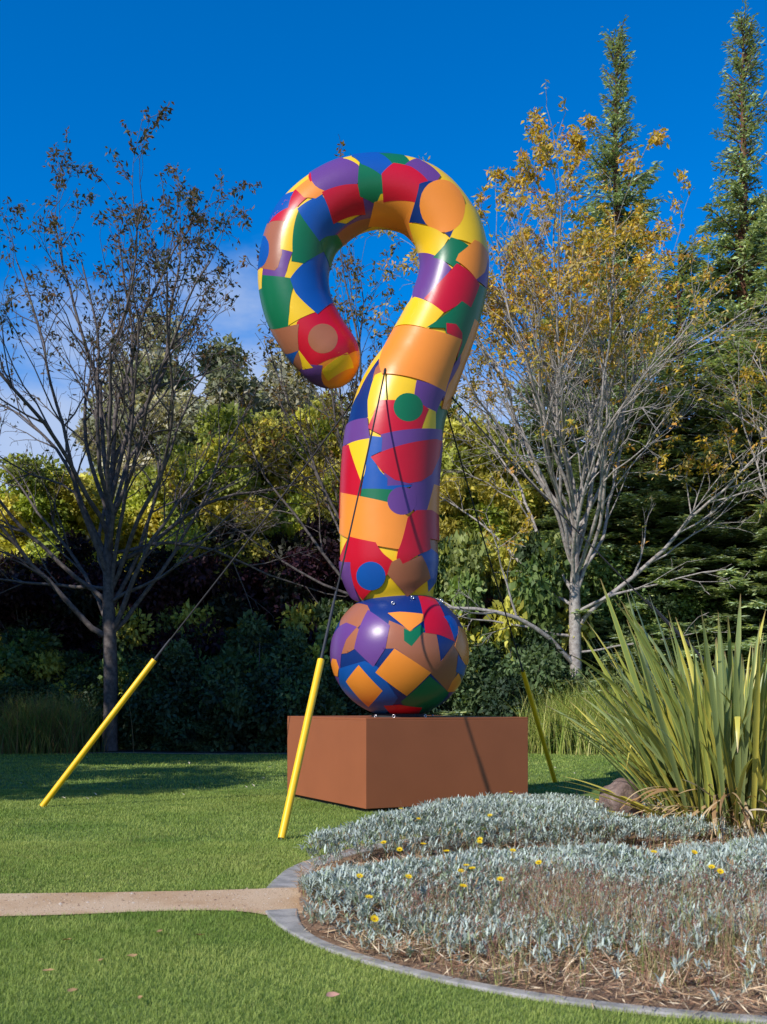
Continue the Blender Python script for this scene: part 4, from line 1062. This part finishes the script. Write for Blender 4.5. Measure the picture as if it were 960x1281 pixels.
# lighter leaved bushes peeping through, their bright leaf colour standing in for sun flecks
b1 = leafy_tree('green_bush', 'mid green bush peeping out of the plum hedge', 'shrub', (X(20, 33), 33, 0), 91, 4.2, 1.5, 1.2, .6, 26, 260, .2, lime+mixd, .55, 'dome', group='green bushes in the plum hedge')
for k, (px, ty, sc) in enumerate([(75, 800, .8), (240, 735, .8), (320, 770, .7), (395, 730, .9), (165, 740, .8), (590, 640, 1.0), (655, 640, 1.1)]):
    Y = 32.4+.3*math.sin(k*1.7); dup(b1, (X(px, Y), Y, 0), k*1.9+1, (sc, sc, height_at(ty, Y)/4.2))
# dark evergreen shrubs along the bed
d1 = leafy_tree('evergreen_shrub', 'dark evergreen shrub at the foot of the hedge', 'shrub', (X(215, 31.5), 31.5, 0), 101, 3.2, 1.5, 1.1, .1, 60, 330, .15, dark, .5, 'dome', group='dark evergreen shrubs along the back bed')
for k, (px, ty, sc) in enumerate([(10, 850, .9), (110, 830, .9), (275, 790, 1), (330, 770, 1.1), (390, 790, 1), (450, 800, 1), (520, 790, 1), (590, 790, 1), (645, 770, 1.1), (690, 800, .9), (-60, 830, 1), (170, 860, .7), (300, 880, .7), (370, 875, .7), (240, 890, .6)]):
    Y = 31.6+.7*math.sin(k*1.3); dup(d1, (X(px, Y), Y, 0), k*1.1, (sc, sc, height_at(ty, Y)/3.2))
m1 = leafy_tree('glossy_shrub', 'glossy green sunlit shrub behind the golden tree', 'shrub', (X(770, 33), 33, 0), 111, height_at(690, 33), 2.3, 1.5, .1, 70, 380, .17, mixd, .6, 'dome', group='glossy shrubs on the sunny side')
for k, (px, Y, ty, sc) in enumerate([(840, 32.5, 740, .9), (910, 32.5, 720, 1), (690, 33.5, 700, .8), (980, 33, 690, 1), (655, 32.8, 760, .7)]): dup(m1, (X(px, Y), Y, 0), k*2+1, (sc, sc, height_at(ty, Y)/height_at(690, 33)))
g1 = leafy_tree('low_bush', 'low bright green bush at the bed edge beside the tall grass', 'shrub', (X(705, 29.5), 29.5, 0), 121, .95, .8, .55, .0, 26, 200, .09, [(.07, .12, .025), (.10, .15, .03), (.05, .09, .02)], .26, 'dome')

# --- conifers
def conifer(name, label, loc, seed, H, R, pal, spire=True, group=None):
    r_ = np.random.default_rng(seed); th = thing(name, label, 'tree', loc, 0, group)
    tb = Tubes(); hz = np.linspace(-.1, H, 14); tb.add([np.array([.05*math.sin(z), .05*math.cos(z*.7), z]) for z in hz], np.maximum(.019*H*(1-hz/H)+.015, .015), 9)
    Cc, Dd, Ll, tone = [], [], [], []
    nb_ = int(H*27)
    for k in range(nb_):
        f = (k+r_.random())/nb_; z = H*(.05+.94*f); prof = (1-f)**.9*(.8+.2*math.sin(f*23+seed))
        L = R*max(.09, prof)*r_.uniform(.45, 1.25); az = r_.uniform(0, 2*PI)
        lift = .55*f-.12+r_.normal(0, .12)+(1.1*(f-.75)/.25 if f > .75 else 0)
        n = max(4, int(L/.16)); t = np.linspace(0, 1, n+1)[1:]**.65
        x_ = L*t; zz = z+L*(lift*t-.28*t*t+.12*t**3)
        pts = np.column_stack([x_*math.cos(az), x_*math.sin(az), zz])
        tb.add(np.vstack([[0, 0, z], pts[n//2], pts[-1]]), [.004*H*(1-f)+.012, .014, .006], 4)
        m = 12 if f < .55 else (8 if f < .75 else 5); tw = r_.uniform(.65, 1.35)
        for s_ in range(m):
            sa = r_.uniform(-1, 1, n)*1.25; ln = r_.uniform(.22, .50, n)*(1-.35*t)*(.55+.45*min(1, L/2))
            dv = np.column_stack([np.cos(az+sa), np.sin(az+sa), r_.normal(-.10, .35, n)+.25*(f > .8)])
            Cc.append(pts+r_.normal(0, .07, (n, 3))); Dd.append(dv); Ll.append(ln); tone.append(np.full(n, tw))
    C = np.concatenate(Cc); D = np.concatenate(Dd); L = np.concatenate(Ll); tn = np.concatenate(tone); n = len(C)
    V, Q = diamonds(C, D, np.array([[0, 0, 1.0]])+r_.normal(0, .5, (n, 3)), L, L*.2+.025, .12)
    pal = np.array(pal); c = pal[r_.integers(0, len(pal), n)]*tn[:, None]*r_.uniform(.7, 1.3, (n, 1))
    obj('trunk', tb.mesh(name+'_trunk', 'bark_red'), th)
    obj('crown', mesh_np(name+'_crown', V, Q, col=np.repeat(c, 4, 0), mat='conifer_leaf'), th)
    return th
cpal = [(.28, .37, .18), (.35, .44, .20), (.21, .29, .16), (.45, .50, .22), (.38, .48, .33)]
c1 = conifer('redwood_tree', 'tall spired redwood with feathery grey green branches towering over the others', (X(930, 38), 38, 0), 131, height_at(28, 38), 5.6, cpal)
c2 = conifer('redwood_tree', 'redwood whose spire tops out just behind the golden crown', (X(771, 41), 41, 0), 141, height_at(48, 41), 5.6, cpal)
H3, H4 = height_at(28, 38), height_at(48, 41)
for k, (src, hh, px, Y, ty, sc, lab) in enumerate([
        (c1, H3, 850, 36, 320, 1.35, 'shorter redwood filling in between the two spires'), (c2, H4, 985, 35, 270, 1.3, 'redwood with branches sweeping low behind the flax'),
        (c1, H3, 905, 34.5, 450, 1.25, 'young redwood standing before the tallest spire'), (c2, H4, 690, 40, 400, 1.2, 'redwood shadowing the left side of the golden tree'),
        (c1, H3, 800, 35, 500, 1.2, 'young redwood behind the golden trunk'), (c2, H4, 640, 41, 540, 1.0, 'small redwood between the lime trees and golden tree'), (c1, H3, 1050, 37, 180, 1, 'redwood closing the eastern end of the row'), (c2, H4, 955, 33.6, 430, 1.25, 'bushy young redwood beside the overhanging golden sprays'), (c1, H3, 745, 36, 560, 1.3, 'bushy young redwood just left of the golden trunk')]):
    dup(src, (X(px, Y), Y, 0), k*1.7+.6, (sc, sc, height_at(ty, Y)/hh), lab)

# --- tall grasses
def grass_clump(label, loc, seed, n, H, R, pal, group=None):
    r_ = np.random.default_rng(seed); th = thing('grass_clump', label, 'grass clump', loc, 0, group)
    P = np.column_stack([r_.normal(0, R*.42, n), r_.normal(0, R*.28, n)])
    hh = H*r_.uniform(.5, 1.05, n); pal = np.array(pal); ci = r_.integers(0, len(pal), n)
    c = pal[ci]*r_.uniform(.7, 1.25, (n, 1))
    V, Q, cc = blades(P, np.full(n, -.02), hh, r_.uniform(.014, .028, n), r_.uniform(.1, .8, n), c*.8, c*1.15, r_, curve=.75, segs=5)
    obj('blades', mesh_np('grass_clump', V, Q, col=cc, mat='blade'), th)
    obj('crown_base', bm_mesh('grass_base', box_bm(.2, .2, -.1, .06, .02), 'mulch'), th)
    return th
gp_ = [(.36, .45, .10), (.46, .50, .13), (.27, .36, .08), (.54, .51, .18)]
grass_clump('tall arching green grass clump at the foot of the golden tree', (X(745, 29.7), 29.7, 0), 151, 3000, 2.2, 2.0, gp_)
grass_clump('second green grass clump close beside the low bush', (X(712, 30.0), 30.0, 0), 152, 1500, 1.8, 1.3, gp_)
grass_clump('green grass clump showing past the flax leaves', (X(810, 30.0), 30.0, 0), 153, 1800, 2.0, 1.6, gp_)
grass_clump('dark shaded grass clump with russet base below the bare tree', (X(52, 29.8), 29.8, 0), 154, 2200, 1.9, 1.6, [(.13, .20, .05), (.22, .26, .06), (.26, .17, .07)])

# --- trees that stand west of the view and shade the bare tree, hedge and far lawn
s1 = leafy_tree('shade_tree', 'large broad evergreen tree standing west of the lawn', 'tree', (-19.0, 19.5, 0), 161, 21.0, 6.0, 6.0, 3.0, 72, 300, .42, mixd, 1.6, 'dome')
dup(s1, (-16.0, 9.5, 0), 1.2, (.75, .75, .62), 'second broad evergreen tree standing southwest of the lawn')
dup(s1, (-14.0, 18.5, 0), 2.2, (.62, .62, .80), 'slimmer evergreen tree standing close to the western side of the lawn')
